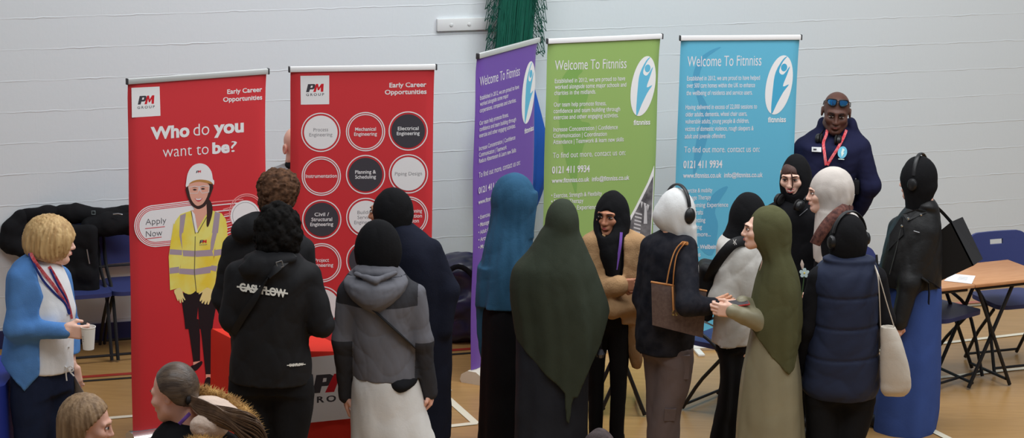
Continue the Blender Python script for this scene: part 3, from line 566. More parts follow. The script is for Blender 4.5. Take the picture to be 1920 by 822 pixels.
# ================================================================ implicit-surface modelling for people and soft things
f32=np.float32
def rotm(yaw=0,pitch=0,roll=0):
    """yaw 0 faces the camera (-Y), +90 faces +X, 180 faces away; pitch + looks down; roll + tilts to the figure's left"""
    a,b,c=[math.radians(v) for v in (yaw,pitch,roll)]
    Z=np.array([[math.cos(a),-math.sin(a),0],[math.sin(a),math.cos(a),0],[0,0,1]])
    X=np.array([[1,0,0],[0,math.cos(b),-math.sin(b)],[0,math.sin(b),math.cos(b)]])
    Y=np.array([[math.cos(c),0,math.sin(c)],[0,1,0],[-math.sin(c),0,math.cos(c)]])
    return Z@X@Y
def smin(a,b,k):
    if k<=0: return np.minimum(a,b)
    h=np.clip(.5+.5*(b-a)/k,0,1); return b+(a-b)*h-k*h*(1-h)
def smax(a,b,k): return -smin(-a,-b,k)
class SDF:
    def __init__(s): s.ops=[]; s.t=np.zeros(3); s.R=np.eye(3); s.sc=1.; s.disp=None; s.lo=np.full(3,1e9); s.hi=np.full(3,-1e9)
    def frame(s,t=(0,0,0),R=None,sc=1.): s.t=np.array(t,float); s.R=np.eye(3) if R is None else R; s.sc=sc; return s
    def T(s,p): return s.t+s.R@(np.array(p,float)*s.sc)
    def _add(s,op,fn,lo,hi,k):
        s.ops.append((op,fn,np.array(lo),np.array(hi),k))
        if op=='u': s.lo=np.minimum(s.lo,lo); s.hi=np.maximum(s.hi,hi)
    def ell(s,c,r,k=.02,op='u',R=None):
        c=s.T(c); r=np.array(r,float)*s.sc; Rm=(s.R if R is None else s.R@R).T.astype(f32); rm=max(r); c=c.astype(f32)
        def fn(X,Y,Z):
            x,y,z=X-c[0],Y-c[1],Z-c[2]
            a=(Rm[0,0]*x+Rm[0,1]*y+Rm[0,2]*z)/r[0]; b=(Rm[1,0]*x+Rm[1,1]*y+Rm[1,2]*z)/r[1]; d=(Rm[2,0]*x+Rm[2,1]*y+Rm[2,2]*z)/r[2]
            k0=np.sqrt(a*a+b*b+d*d); k1=np.sqrt((a/r[0])**2+(b/r[1])**2+(d/r[2])**2)+1e-6
            return k0*(k0-1)/k1
        s._add(op,fn,c-rm,c+rm,k*s.sc); return s
    def cap(s,a,b,ra,rb=None,k=.02,op='u'):
        rb=ra if rb is None else rb; a=s.T(a).astype(f32); b=s.T(b).astype(f32); ra*=s.sc; rb*=s.sc; d=b-a; L2=max(float(d@d),1e-9)
        def fn(X,Y,Z):
            x,y,z=X-a[0],Y-a[1],Z-a[2]; t=np.clip((x*d[0]+y*d[1]+z*d[2])/L2,0,1)
            return np.sqrt((x-t*d[0])**2+(y-t*d[1])**2+(z-t*d[2])**2)-(ra+(rb-ra)*t)
        R=max(ra,rb); s._add(op,fn,np.minimum(a,b)-R,np.maximum(a,b)+R,k*s.sc); return s
    def chain(s,P,rs,k=.02,op='u'):
        for i in range(len(P)-1): s.cap(P[i],P[i+1],rs[i],rs[i+1],k,op)
        return s
    def box(s,c,h,rnd=.01,k=.01,op='u',R=None):
        c=s.T(c).astype(f32); h=np.array(h,float)*s.sc; Rm=(s.R if R is None else s.R@R).T
        def fn(X,Y,Z):
            x,y,z=X-c[0],Y-c[1],Z-c[2]; q=[abs(Rm[i,0]*x+Rm[i,1]*y+Rm[i,2]*z)-(h[i]-rnd) for i in range(3)]
            return np.sqrt(np.maximum(q[0],0)**2+np.maximum(q[1],0)**2+np.maximum(q[2],0)**2)+np.minimum(np.maximum(np.maximum(q[0],q[1]),q[2]),0)-rnd
        e=np.abs(s.R if R is None else s.R@R)@h; s._add(op,fn,c-e,c+e,k); return s
    def loft(s,rows,k=.03,folds=(),op='u'):
        """rows (z,cx,cy,rx,ry) high or low first; folds (n,amp_top,amp_bottom,phase,twist)"""
        A=np.array(sorted(rows,key=lambda r:r[0]),float); z=A[:,0]; zz=np.linspace(z[0],z[-1],96)
        D=[]
        for j in range(1,5):
            m=np.gradient(A[:,j],z) if len(z)>2 else np.full(len(z),(A[-1,j]-A[0,j])/(z[-1]-z[0]))
            i=np.clip(np.searchsorted(z,zz)-1,0,len(z)-2); h=z[i+1]-z[i]; t=(zz-z[i])/h
            v=(2*t**3-3*t**2+1)*A[i,j]+(t**3-2*t**2+t)*h*m[i]+(-2*t**3+3*t**2)*A[i+1,j]+(t**3-t**2)*h*m[i+1]; D.append(v)
        D[2]=np.maximum(D[2],.004);D[3]=np.maximum(D[3],.004); z0,z1=z[0],z[-1]
        def fn(X,Y,Z):
            zc=np.clip(Z,z0,z1); cx,cy,rx,ry=[np.interp(zc.ravel(),zz,d).reshape(zc.shape).astype(f32) for d in D]
            x,y=X-cx,Y-cy
            if folds:
                th=np.arctan2(y,x); f=1.; tt=(z1-zc)/(z1-z0)
                for n,a0,a1,ph,tw in folds: f=f+(a0+(a1-a0)*tt)*np.sin(n*th+ph+tw*tt)
                x,y=x/f,y/f
            a,b=x/rx,y/ry; k0=np.sqrt(a*a+b*b); k1=np.sqrt((a/rx)**2+(b/ry)**2)+1e-6
            d=k0*(k0-1)/k1
            return np.maximum(d,np.maximum(Z-z1,z0-Z))
        mx=1.25 if folds else 1.0
        s._add(op,fn,(min(D[0]-D[2]*mx),min(D[1]-D[3]*mx),z0),(max(D[0]+D[2]*mx),max(D[1]+D[3]*mx),z1),k); return s
    def cut(s,p,n,k=0.):
        p=np.array(p,f32); n=np.array(n,float); n=n/np.linalg.norm(n)
        s.ops.append(('i',lambda X,Y,Z:(X-p[0])*n[0]+(Y-p[1])*n[1]+(Z-p[2])*n[2],None,None,k)); return s
    def hem(s,fn,k=0.,slope=.8):
        s.ops.append(('i',lambda X,Y,Z:(fn(X,Y)-Z)*slope,None,None,k)); return s
    def field(s,fn,k=0.,op='i'): s.ops.append((op,fn,None,None,k)); return s
    def eval(s,xs,ys,zs):
        X=xs[:,None,None].astype(f32);Y=ys[None,:,None].astype(f32);Z=zs[None,None,:].astype(f32)
        D=np.full((len(xs),len(ys),len(zs)),.5,f32); ax=(xs,ys,zs)
        for op,fn,lo,hi,k in s.ops:
            if lo is not None:
                m=k+.03; sl=[]
                for i in range(3):
                    a=np.searchsorted(ax[i],lo[i]-m); b=np.searchsorted(ax[i],hi[i]+m); sl.append(slice(a,b))
                if any(q.stop<=q.start for q in sl): continue
                sl=tuple(sl); v=fn(X[sl[0]],Y[:,sl[1]],Z[:,:,sl[2]]); d=D[sl]
                D[sl]=smin(d,v,k) if op=='u' else smax(d,-v,k)
            else:
                v=fn(X,Y,Z); D=smax(D,np.broadcast_to(v,D.shape),k) if op=='i' else smax(D,-np.broadcast_to(v,D.shape),k)
        if s.disp is not None: D=D-s.disp(X,Y,Z)
        return D
    def mesh(s,h,pad=.02):
        lo=s.lo-pad; hi=s.hi+pad; ax=[np.arange(lo[i],hi[i]+h,h) for i in range(3)]
        return nets(s.eval(*ax),ax,h)
def nets(D,ax,h):
    ins=D<0; nx,ny,nz=D.shape
    cs=[(i,j,k) for i in (0,1) for j in (0,1) for k in (0,1)]
    cnt=np.zeros((nx-1,ny-1,nz-1),np.int8)
    for i,j,k in cs: cnt+=ins[i:nx-1+i,j:ny-1+j,k:nz-1+k]
    act=(cnt>0)&(cnt<8); idx=-np.ones(act.shape,np.int32); I=np.argwhere(act); idx[act]=np.arange(len(I))
    if not len(I): return np.zeros((0,3)),np.zeros((0,4),int)
    V=np.array([D[I[:,0]+i,I[:,1]+j,I[:,2]+k] for i,j,k in cs]).T; S=np.zeros((len(I),3)); N=np.zeros(len(I))
    C=np.array(cs,float)
    for a in range(8):
        for b in range(a+1,8):
            if np.abs(C[a]-C[b]).sum()!=1: continue
            m=(V[:,a]<0)!=(V[:,b]<0); t=np.where(m,V[:,a]/np.where(m,V[:,a]-V[:,b],1),0)
            S+=m[:,None]*(C[a]+(C[b]-C[a])*t[:,None]); N+=m
    P=(I+S/N[:,None])*h+np.array([a[0] for a in ax]); Q=[]
    for d in range(3):
        sl0=[slice(1,-1)]*3; sl0[d]=slice(0,D.shape[d]-1); sl1=list(sl0); sl1[d]=slice(1,D.shape[d])
        a=ins[tuple(sl0)]; b=ins[tuple(sl1)]; E=np.argwhere(a!=b)
        if not len(E): continue
        fl=a[tuple(E.T)]; o=np.ones(3,int); o[d]=0; E=E+o; u,v=[(1,2),(2,0),(0,1)][d]
        eu=np.zeros(3,int);eu[u]=1; ev=np.zeros(3,int);ev[v]=1
        q=np.stack([idx[tuple((E-eu-ev).T)],idx[tuple((E-ev).T)],idx[tuple(E.T)],idx[tuple((E-eu).T)]],1)
        q[~fl]=q[~fl][:,::-1]; Q.append(q)
    return P,np.concatenate(Q)
def to_mesh(name,parts):
    V=np.concatenate([p[0] for p in parts]); k=0; Fs=[]
    for v,f in parts: Fs.append(f+k); k+=len(v)
    Fq=np.concatenate(Fs).astype(np.int32); me=bpy.data.meshes.new(name)
    me.vertices.add(len(V)); me.vertices.foreach_set('co',V.astype(f32).ravel()); me.loops.add(Fq.size); me.loops.foreach_set('vertex_index',Fq.ravel())
    me.polygons.add(len(Fq)); me.polygons.foreach_set('loop_start',np.arange(0,Fq.size,4,dtype=np.int32)); me.polygons.foreach_set('use_smooth',[True]*len(Fq)); me.update(calc_edges=True); return me
def wrinkle(seed,amp,lam=.1,aniso=(1,1,1)):
    """soft pillows between sharp creases, two sizes"""
    r=np.random.RandomState(seed); W=[]
    for k in range(8):
        w=r.normal(size=3)/np.array(aniso); w=w/np.linalg.norm(w)*PI/(lam*(1.25 if k<4 else .5)*r.uniform(.75,1.35)); W.append((w,r.uniform(0,6.3),1. if k<4 else .38))
    def fn(X,Y,Z):
        t=0; g=1.1*np.sin(9*X+5*Z+seed)+.9*np.sin(8*Y-6*Z+seed*2)+.5*np.sin(21*X-17*Z+11*Y)
        for w,p,a in W: t=t+a*(np.sqrt(np.abs(np.sin(w[0]*X+w[1]*Y+w[2]*Z+p+g)))-.76)
        return (amp*np.clip(1.15*t/2.2,-1.25,.7)).astype(f32)
    return fn
# ---------------------------------------------------------------- people
SKINS={'fair':(226,180,160),'pink':(228,172,152),'tan':(206,152,122),'brown':(176,120,92),'deep':(86,56,46)}
def skin(k): return mat('skin_'+k,SKINS[k],.5,.08,220,var=.05,spec=.35)
EYEW=mat('eye_white',(196,186,178),.35); TOOTH=mat('teeth_white',(226,220,212),.3); IRIS=mat('iris_dark',(44,30,26),.2,spec=.5); LASH=mat('lash',(26,20,20),.7)
def ik(S,W,l1,l2,pole):
    S,W,pole=np.array(S,float),np.array(W,float),np.array(pole,float); d=W-S; L=np.linalg.norm(d); u=d/L
    if L>=l1+l2-.002: return S+u*L*l1/(l1+l2)
    x=(l1*l1-l2*l2+L*L)/(2*L); h=math.sqrt(max(0,l1*l1-x*x)); p=pole-u*(pole@u); p/=np.linalg.norm(p); return S+u*x+p*h
PEOPLE=[]
class Person:
    def __init__(s,label,hx,hy,h,sk='tan',group='visitors at the stands'):
        p=at(hx,hy,z=h); s.o=np.array([p[0],p[1],0.]); s.Y=p[1]; s.h=h; s.sk=sk; s.hx,s.hy=hx,hy; s.cov='hijab' in label or 'khimar' in label; s.tr=[]; PEOPLE.append(s)
        s.root=empty('person',s.o,label,'person',group); s.K=s.Y/_c/F   # metres per pixel, about
    def w(s,px,py,dy=0.): return at(px,py,y=s.Y+dy)-s.o
    def rows(s,R):
        out=[];ry=.1;dy=0.
        for r in R:
            if len(r)>3: ry=r[3]
            if len(r)>4: dy=r[4]
            a=s.w(r[1],r[0],dy); b=s.w(r[2],r[0],dy); c=(a+b)/2; out.append((c[2],c[0],c[1],abs(b[0]-a[0])/2,ry))
        return out
    def add(s,name,m,fs,h=.009,parent=None,label=None,crop=None):
        """fs: one SDF or a list of (SDF,h)"""
        fs=fs if isinstance(fs,list) else [(fs,h)]
        o=link(name,to_mesh(name,[f.mesh(hh) for f,hh in fs]),m,parent or s.root)
        if label: o['label']=label
        return o
    def mb(s,name,q,m,parent=None): return q.build(name,m,parent or s.root)
    # head frame: origin between the ears at eye height
    def head(s,px,py,yaw,pitch=0,roll=0,hs=1.,dy=0.,wid=1.):
        s.hR=rotm(yaw,pitch,roll); s.hs=hs; s.yaw=yaw; s.hc=s.w(px,py,dy-(s.hR@np.array([0,.010,0]))[1]); s.hc[1]=float(s.hc[1]); return s
    def hf(s,f): return f.frame(s.hc,s.hR,s.hs)
    def H(s,p): return s.hc+s.hR@(np.array(p,float)*s.hs)
    def head_sdf(s,male=0,mouth=0):
        f=s.hf(SDF()); w=1.06 if male else 1
        f.ell((0,.012,.033),(.072*w,.093,.083),0) if not s.cov else f.ell((0,.010,.022),(.067*w,.081,.073),0); f.ell((0,-.022,-.03),(.061*w,.072,.085),.03); f.ell((0,-.062,-.094),(.03*w,.028,.024),.03); f.cap((-.05,-.01,-.07),(-.012,-.065,-.098),.022,.018,.03); f.cap((.05,-.01,-.07),(.012,-.065,-.098),.022,.018,.03)
        for e in (-1,1):
            f.ell((e*.043,-.066,-.028),(.022,.02,.018),.03); f.cap((e*.012,-.090,.018),(e*.045,-.074,.016),.009,.008,.02)
        for e in (-1,1): f.ell((e*.031,-.101,-.002),(.02,.018,.014),.02,'s')
        f.cap((0,-.092,.004),(0,-.109,-.034),.0075,.0105,.012); f.ell((0,-.108,-.038),(.0115,.012,.010),.008)
        for e in (-1,1): f.ell((e*.012,-.098,-.040),(.009,.011,.008),.008)
        f.cap((-.018,-.087,-.064),(.018,-.087,-.064),.008,.008,.014); f.ell((0,-.094,-.068),(.018,.010,.011),.012)
        f.ell((0,-.092,-.085),(.016,.012,.006),.012,'s')
        if mouth: f.ell((0,-.106,-.068),(.015,.014,.0045*mouth),.004,'s')
        for e in (-1,1):
            f.ell((e*.078*w,.012,-.006),(.009,.019,.03),.008,R=rotm(0,-10,0)); f.ell((e*.086*w,.008,-.004),(.006,.010,.017),.006,'s')
        f.cap((0,.018,-.06),(0,.045,-.19),.052*w,.056*w,.03) if not s.cov else f.cap((0,.03,-.05),(0,.055,-.12),.042,.038,.03); return f
    def face(s,brow=(40,28,24),lip=(176,92,84),eyes=True,smile=0,lipw=1):
        hb=mat('brow_%d_%d'%(brow[0],brow[2]),brow,.9); lp=mat('lip_%d_%d'%(lip[0],lip[2]),lip,.45)
        for e in (-1,1):
            if eyes:
                q=MB(); c=s.H((e*.031,-.0865,-.002)); R=Matrix([list(r) for r in s.hR])
                prof=[(.0001,-.0058)]+[(math.cos(t)*.0155,math.sin(t)*.0058) for t in np.linspace(-1.3,1.3,9)]+[(.0001,.0058)]
                q.lathe([(r*s.hs,z*s.hs) for r,z in prof],c,16,R,1,.55); o=s.mb('eye',q,EYEW)
                q=MB(); c=s.H((e*.0305,-.0935,-.002)); q.lathe([(math.cos(t)*.0065*s.hs,math.sin(t)*.0065*s.hs) for t in np.linspace(-1.5,1.5,9)],c,12,R,1,.6); s.mb('iris',q,IRIS,o)
                q=MB(); q.tube([s.H((e*(.031+dx),-.0945+.055*abs(dx)+.25*max(0,dx)*e*0+abs(dx)*.12,.0055-abs(dx)*.22)) for dx in np.linspace(-.016,.016,7)],[.0012*s.hs]+[.0022*s.hs]*5+[.0012*s.hs],6); s.mb('eyelash',q,LASH,o)
            q=MB(); q.tube([s.H((e*(.014+t*.034),-.1005+t*.004+t*t*.018,.0175+.006*math.sin(t*2.4)-.004*t)) for t in np.linspace(0,1,7)],[.0024*s.hs,.0034*s.hs,.0034*s.hs,.003*s.hs,.0026*s.hs,.002*s.hs,.001*s.hs],6); s.mb('eyebrow',q,hb)
        q=MB(); 
        for up in (1,-1):
            P=[];rs=[]
            for t in np.linspace(-1,1,11):
                P.append(s.H((t*.0235*lipw,-.1015+.013*t*t,-.0675+up*(.0034+max(0,smile-.8)*.011)*(1-t*t)+smile*.0085*t*t+(-.0012 if up>0 and abs(t)<.1 else 0)))); rs.append((.0038*(1-t*t)+.0010)*s.hs)
            q.tube(P,rs,6)
        s.mb('lips',q,lp)
        if smile>.8:
            q=MB(); q.tube([s.H((t*.019,-.1040+.012*t*t,-.0668+smile*.0085*t*t)) for t in np.linspace(-1,1,7)],[.0046*s.hs*(1.15-t*t) for t in np.linspace(-1,1,7)],6); s.mb('teeth',q,TOOTH)
    def hand(s,W,d,n,curl=.5,side=1,sz=1.,spread=.0,thumb=1.):
        """W wrist, d pointing direction, n palm normal, side +1 thumb on n x d side"""
        f=SDF(); W=np.array(W,float); d=np.array(d,float); d/=np.linalg.norm(d); n=np.array(n,float); n=n-d*(n@d); n/=np.linalg.norm(n); t=np.cross(n,d)*side
        R=np.stack([t,d,n],1); f.frame(W,R,sz)
        f.box((0,.045,0),(.038,.045,.013),.012,.01); f.cap((0,-.018,0),(0,.01,0),.021,.024,.02); f.ell((.022,.028,.008),(.018,.03,.014),.015)
        for i,(x,l) in enumerate(((.029,.92),(.010,1.),(-.010,.95),(-.028,.76))):
            p=np.array([x,.088-.006*abs(i-1),0]); a=0; ang=[.75,1.0,.7]; rr=[.0092,.0084,.0076,.0066]
            for j,L in enumerate((.043*l,.027*l,.021*l)):
                a+=curl*ang[j]; q=p+np.array([x*spread*(1-j*.3),math.cos(a)*L,math.sin(a)*L]); f.cap(p,q,rr[j],rr[j+1],.004); p=q
        p=np.array([.028,.022,.004]); q=p+np.array([.026,.032,.014*thumb]); f.cap(p,q,.013,.0105,.012); r=q+np.array([-.004*thumb,.028,.016*thumb]); f.cap(q,r,.0102,.0075,.006)
        return f
    def body(s,neck,arms=(),hands=(),pel=None,male=0,mouth=0,hipw=.085,feet=None,parts=None):
        """one continuous skin: head, neck, trunk, limbs, hands"""
        f=SDF(); nb=np.array(neck,float); pel=np.array(pel if pel is not None else (nb[0]*.5,nb[1]*.5,.52*s.h)); 
        tw=.72 if s.cov else 1.; f.loft([(pel[2]-.0,pel[0],pel[1],.09*tw,.07),(pel[2]+.08,*(pel[:2]*.9+nb[:2]*.1),  .09*tw,.07),((pel[2]+nb[2])/2,*((pel[:2]+nb[:2])/2),.09*tw,.07),(nb[2]-.1,nb[0],nb[1],.105*tw,.06),(nb[2]-.03,nb[0],nb[1],.06,.05)],.03)
        f.cap(nb-np.array([0,0,.08]),s.H((0,.03 if not s.cov else .05,-.12)),(.05 if not s.cov else .036)*s.hs,(.048 if not s.cov else .036)*s.hs,.03)
        for S,E,W in arms: f.cap(S,E,.034,.028,.02); f.cap(E,W,.027,.021,.015)
        fw=s.hR@np.array([0,-1,0.]); y=math.radians(getattr(s,'byaw',s.yaw)); rt=np.array([math.cos(y),math.sin(y),0]); fw=np.array([math.sin(y),-math.cos(y),0])
        s.fpos=[]; s.bf=f; s.bhands=hands; s.bargs=(male,mouth,hipw,feet,pel,rt,fw); s.sm=None
    def finish(s):
        f=s.bf; male,mouth,hipw,feet,pel,rt,fw=s.bargs; T_=s.tr
        if len(T_)==2 and (T_[0][0][1]-T_[1][0][1])*rt[0]>0 and abs(rt[0])>.2: T_=T_[::-1]
        for i,e in enumerate((-1,1)):
            hp=pel+rt*e*hipw*.7-np.array([0,0,.03])
            if T_:
                R=sorted(T_[i],key=lambda r:-r[0]); C=[np.array([r[1],r[2],r[0]]) for r in R]; rr=[.62*min(r[3],r[4]) for r in R]
                C=[c for c in C if c[2]>.1]; rr=rr[:len(C)]; an=C[-1]*1.; d=np.array([R[-1][1],R[-1][2]]); an=np.array([d[0],d[1],.09]) if R[-1][0]<.12 else np.array([an[0],an[1],.09]); C.append(an); rr=rr+[.036]; f.cap(hp,C[0],.035,rr[0],.02); f.chain(C,rr,.03)
            else:
                ft=np.array(feet[i],float) if feet else np.array([pel[0],pel[1],0])+rt*e*hipw; an=np.array([ft[0],ft[1],.09]); kn=(hp+an)/2; f.cap(hp,kn,.07,.046,.04); f.cap(kn,an,.045,.034,.03)
            f.cap((an[0],an[1],.04),np.array([an[0],an[1],.035])+fw*.11,.034,.028,.03); s.fpos.append((an,fw))
        s.add('body',skin(s.sk),[(f,.012),(s.head_sdf(male,mouth),.0045)]+[(h,.0038) for h in s.bhands])
        if s.sm: s._shoes(s.sm)
    def shoes(s,m): s.sm=m
    def _shoes(s,m):
        for an,fw in s.fpos:
            f=SDF(); a=np.array([an[0],an[1],0.]); up=np.array([0,0,1.])
            f.cap(a+up*.055-fw*.02,a+up*.05+fw*.05,.05,.046,.03); f.cap(a+up*.045+fw*.05,a+up*.038+fw*.16,.044,.036,.03); f.cap(a+up*.06,a+up*.12,.048,.05,.02); f.cut((0,0,.002),(0,0,-1)); s.add('shoe',m,f,.008)
    def trousers(s,m,rL,rR,h=.011,wr=3,waist=None):
        """each leg a list of rows"""
        f=SDF(); 
        for R in (rL,rR): f.loft(s.rows(R),.03); s.tr.append(s.rows(R))
        if waist: f.loft([(r[0],r[1],r[2],r[3]*.9,r[4]*.88) for r in s.rows(waist)],.05)
        f.disp=wrinkle(wr,.005,.11,(1,1,2.)); return s.add('trousers',m,f,h)
def lanyard(P,pts,m,name='lanyard',wdt=.010,parent=None,nrm=(0,1,0)):
    q=MB(); q.tube(spline(pts,5,False),wdt,6,flat=.28,nrm=nrm); return P.mb(name,q,m,parent)
def headphones(P,label,yaw=None,m=None,up=.105,w=.092,loc=None,R=None,sz=1.,neck=False,cr=.036):
    """over-ear headphones on the head frame"""
    m=m or mat('headphone_black',(22,22,24),.4,spec=.5); R=P.hR if R is None else R; c=P.o+(P.hc if loc is None else loc); t=empty('headphones',c,label,'headphones')
    def X(p): return R@(np.array(p,float)*sz)
    q=MB(); A=np.linspace(-1.35,1.35,21); q.tube([X((w*math.sin(a)*1.02,.012,up*math.cos(a)*1.06+.012)) for a in A],.0065*sz,8,flat=2.0,nrm=tuple(R[:,1])); q.build('headband',m,t)
    for e in (-1,1):
        Rm=Matrix([list(r) for r in (R@rotm(0,0,90*e))])
        q=MB(); q.lathe([(0.001,.020),(.02,.020),(.031,.014),(cr,.002),(cr,-.006),(.03,-.010),(0.001,-.010)],X((e*(w+.006),.008,-.008)),20,Rm,1.08,.86) if sz==1 else q.lathe([(r*sz,z*sz) for r,z in [(0.001,.020),(.02,.020),(.031,.014),(cr,.002),(cr,-.006),(.03,-.010),(0.001,-.010)]],X((e*(w+.006),.008,-.008)),20,Rm,1.08,.86); ec=q.build('ear_cup',m,t)
        q=MB(); q.lathe([(.018*sz,-.012*sz),(.034*sz,-.014*sz),(.036*sz,-.022*sz),(.024*sz,-.027*sz),(.018*sz,-.024*sz)],X((e*(w+.006),.008,-.008)),20,Rm,1.08,.86); q.build('ear_cushion',mat('cushion_black',(30,29,30),.8),ec)
    return t
# ================================================================ the people
BLK=cloth('black_cloth',(24,24,27)); BLKH=cloth('black_hijab',(20,20,22),bump=.3,scale=90); DNAVY=cloth('navy_wool',(22,25,38),bump=.35,scale=140); SHOE=mat('black_shoe',(22,22,24),.5)
def surf(P,rows,px,py,off=.004):
    A=np.array(sorted(P.rows(rows) if len(rows[0])!=5 or rows[0][0]>5 else rows,key=lambda r:r[0])); dy=-.1
    for _ in range(6):
        p=P.w(px,py,dy); z=np.clip(p[2],A[0,0],A[-1,0]); cx,cy,rx,ry=[np.interp(z,A[:,0],A[:,j]) for j in range(1,5)]
        u=np.clip((p[0]-cx)/rx,-.97,.97); dy=cy-(ry)*math.sqrt(1-u*u)-off
    return P.w(px,py,dy)
def face_cut(P,f,c=(0,-.115,-.025),r=(.052,.06,.078),k=.012):
    P.hf(f).ell(c,r,k,'s'); f.frame(); return f
def crown(P,f,rows,folds=(),k=.03):
    """head covering: a true ellipsoid crown over the lofted drape"""
    Q=[];ry=.1;dy=0.
    for r in rows:
        if len(r)>3: ry=r[3]
        if len(r)>4: dy=r[4]
        Q.append((r[0],r[1],r[2],ry,dy))
    i=2
    while i+2<len(Q) and (Q[i+1][2]-Q[i+1][1])>1.08*(Q[i][2]-Q[i][1]): i+=1
    i=min(i+1,len(Q)-2); z=P.rows(Q); top=z[0][0]; zc,cx,cy,rx,r_y=z[i]; D=top-zc; c=math.sqrt(max(D*D-(r_y*.23)**2,.0004))
    up=[(zc+c*u,cx,cy,rx*math.sqrt(1-u*u)*(1-.05*u),r_y*math.sqrt(1-u*u)*(1-.05*u)) for u in (.5,.4,.3,.2,.1)]
    f.loft(up+z[i:],k,folds); f.ell((cx,cy,zc),(rx*1.0,r_y,c),k*.15)
    return f
def flapg(P,rows,pts,name,m,parent,o=.014,th=.01):
    q=MB(); Q=[surf(P,rows,x,y,o) for x,y in pts]; n=len(Q); q.add(Q+[p+np.array([0,th,-.002]) for p in Q],[tuple(range(n)),tuple(range(n,2*n))[::-1]]+[(i,(i+1)%n,n+(i+1)%n,n+i) for i in range(n)]); return q.build(name,m,parent)
def hijab(P,rows,m,extra=None,cut=None,seed=1,amp=.004,h=.0075,folds=(),hemf=None,name='hijab',lam=.09):
    f=crown(P,SDF(),rows,folds)
    if extra: extra(f)
    if hemf: f.hem(hemf)
    f.disp=wrinkle(seed,amp,lam,(1,1,4.5))
    if cut is not None: face_cut(P,f,**cut)
    return P.add(name,m,f,h)
def sleeves(f,arms,r=(.065,.058,.045),k=.03):
    for a in arms:
        S,E,W=a[:3]; rr=a[3] if len(a)>3 else r; f.cap(S,E,rr[0],rr[1],k); f.cap(E,W,rr[1],rr[2],.03)
def garment(P,name,rows,m,arms=(),seed=1,amp=.005,lam=.11,h=.009,folds=(),extra=None,r=(.065,.058,.045),hemf=None,post=None,aniso=(1,1,1.5)):
    f=SDF(); f.loft(P.rows(rows),.04,folds); sleeves(f,arms,r)
    if extra: extra(f)
    if hemf: f.hem(hemf)
    f.disp=wrinkle(seed,amp,lam,aniso)
    if post: post(f)
    return P.add(name,m,f,h)
def skirt(P,name,rows,m,folds=((7,.0,.03,1,1.5),(12,.0,.015,2,-1)),h=.011,seed=4,amp=.003,hemf=None):
    f=SDF(); f.loft(P.rows(rows),.02,folds); f.disp=wrinkle(seed,amp,.16,(1,1,3))
    if hemf: f.hem(hemf)
    return P.add(name,m,f,h)
def hem_px(P,pts,dy=-.15):
    W=[P.w(x,y,dy) for x,y in pts]; xs=np.array([w[0] for w in W]); zs=np.array([w[2] for w in W])
    return lambda X,Y:np.interp(X.ravel(),xs,zs).reshape(X.shape).astype(f32)
def paint(o,m2,fn):
    """second material where fn(centres) holds: colour blocks of one garment"""
    me=o.data; me.materials.append(m2); n=len(me.polygons); c=np.zeros(n*3,f32); me.polygons.foreach_get('center',c); c=c.reshape(-1,3)
    me.polygons.foreach_set('material_index',fn(c).astype(np.int32))
def cloth_text(P,rows,txt,x0,y0,x1,y1,cap,m,name,parent,bold=.02,bar=None,gap=None,off=.011):
    V,Fs=text_mesh(txt,bold,0,1); W0=min(v[0] for v in V); W1=max(v[0] for v in V); q=MB(); out=[]
    for x,y in V:
        t=(x-W0)/(W1-W0); out.append(surf(P,rows,x0+(x1-x0)*t,y0+(y1-y0)*t-cap*y/.7,off))
    q.add(out,Fs)
    if bar:
        for k in range(10):
            a=k/10;b=(k+1)/10; xa,xb=bar[0]+(bar[2]-bar[0])*a,bar[0]+(bar[2]-bar[0])*b; ya,yb=bar[1]+(bar[3]-bar[1])*a,bar[1]+(bar[3]-bar[1])*b
            q.add([surf(P,rows,xa,ya,off+.001),surf(P,rows,xb,yb,off+.001),surf(P,rows,xb,yb-bar[4],off+.001),surf(P,rows,xa,ya-bar[4],off+.001)],[(0,1,2,3)])
    return q.build(name,m,parent,smooth=False)
def arm(P,s,w,pole,l1=.29,l2=.25):
    S,W=P.w(*s),P.w(*w); return (S,ik(S,W,l1,l2,pole),W)
def arm3(P,s,e,w): return (P.w(*s),P.w(*e),P.w(*w))
def legs(P,m,l,r,waist=None,wr=3,h=.011): return P.trousers(m,l,r,h,wr,waist)
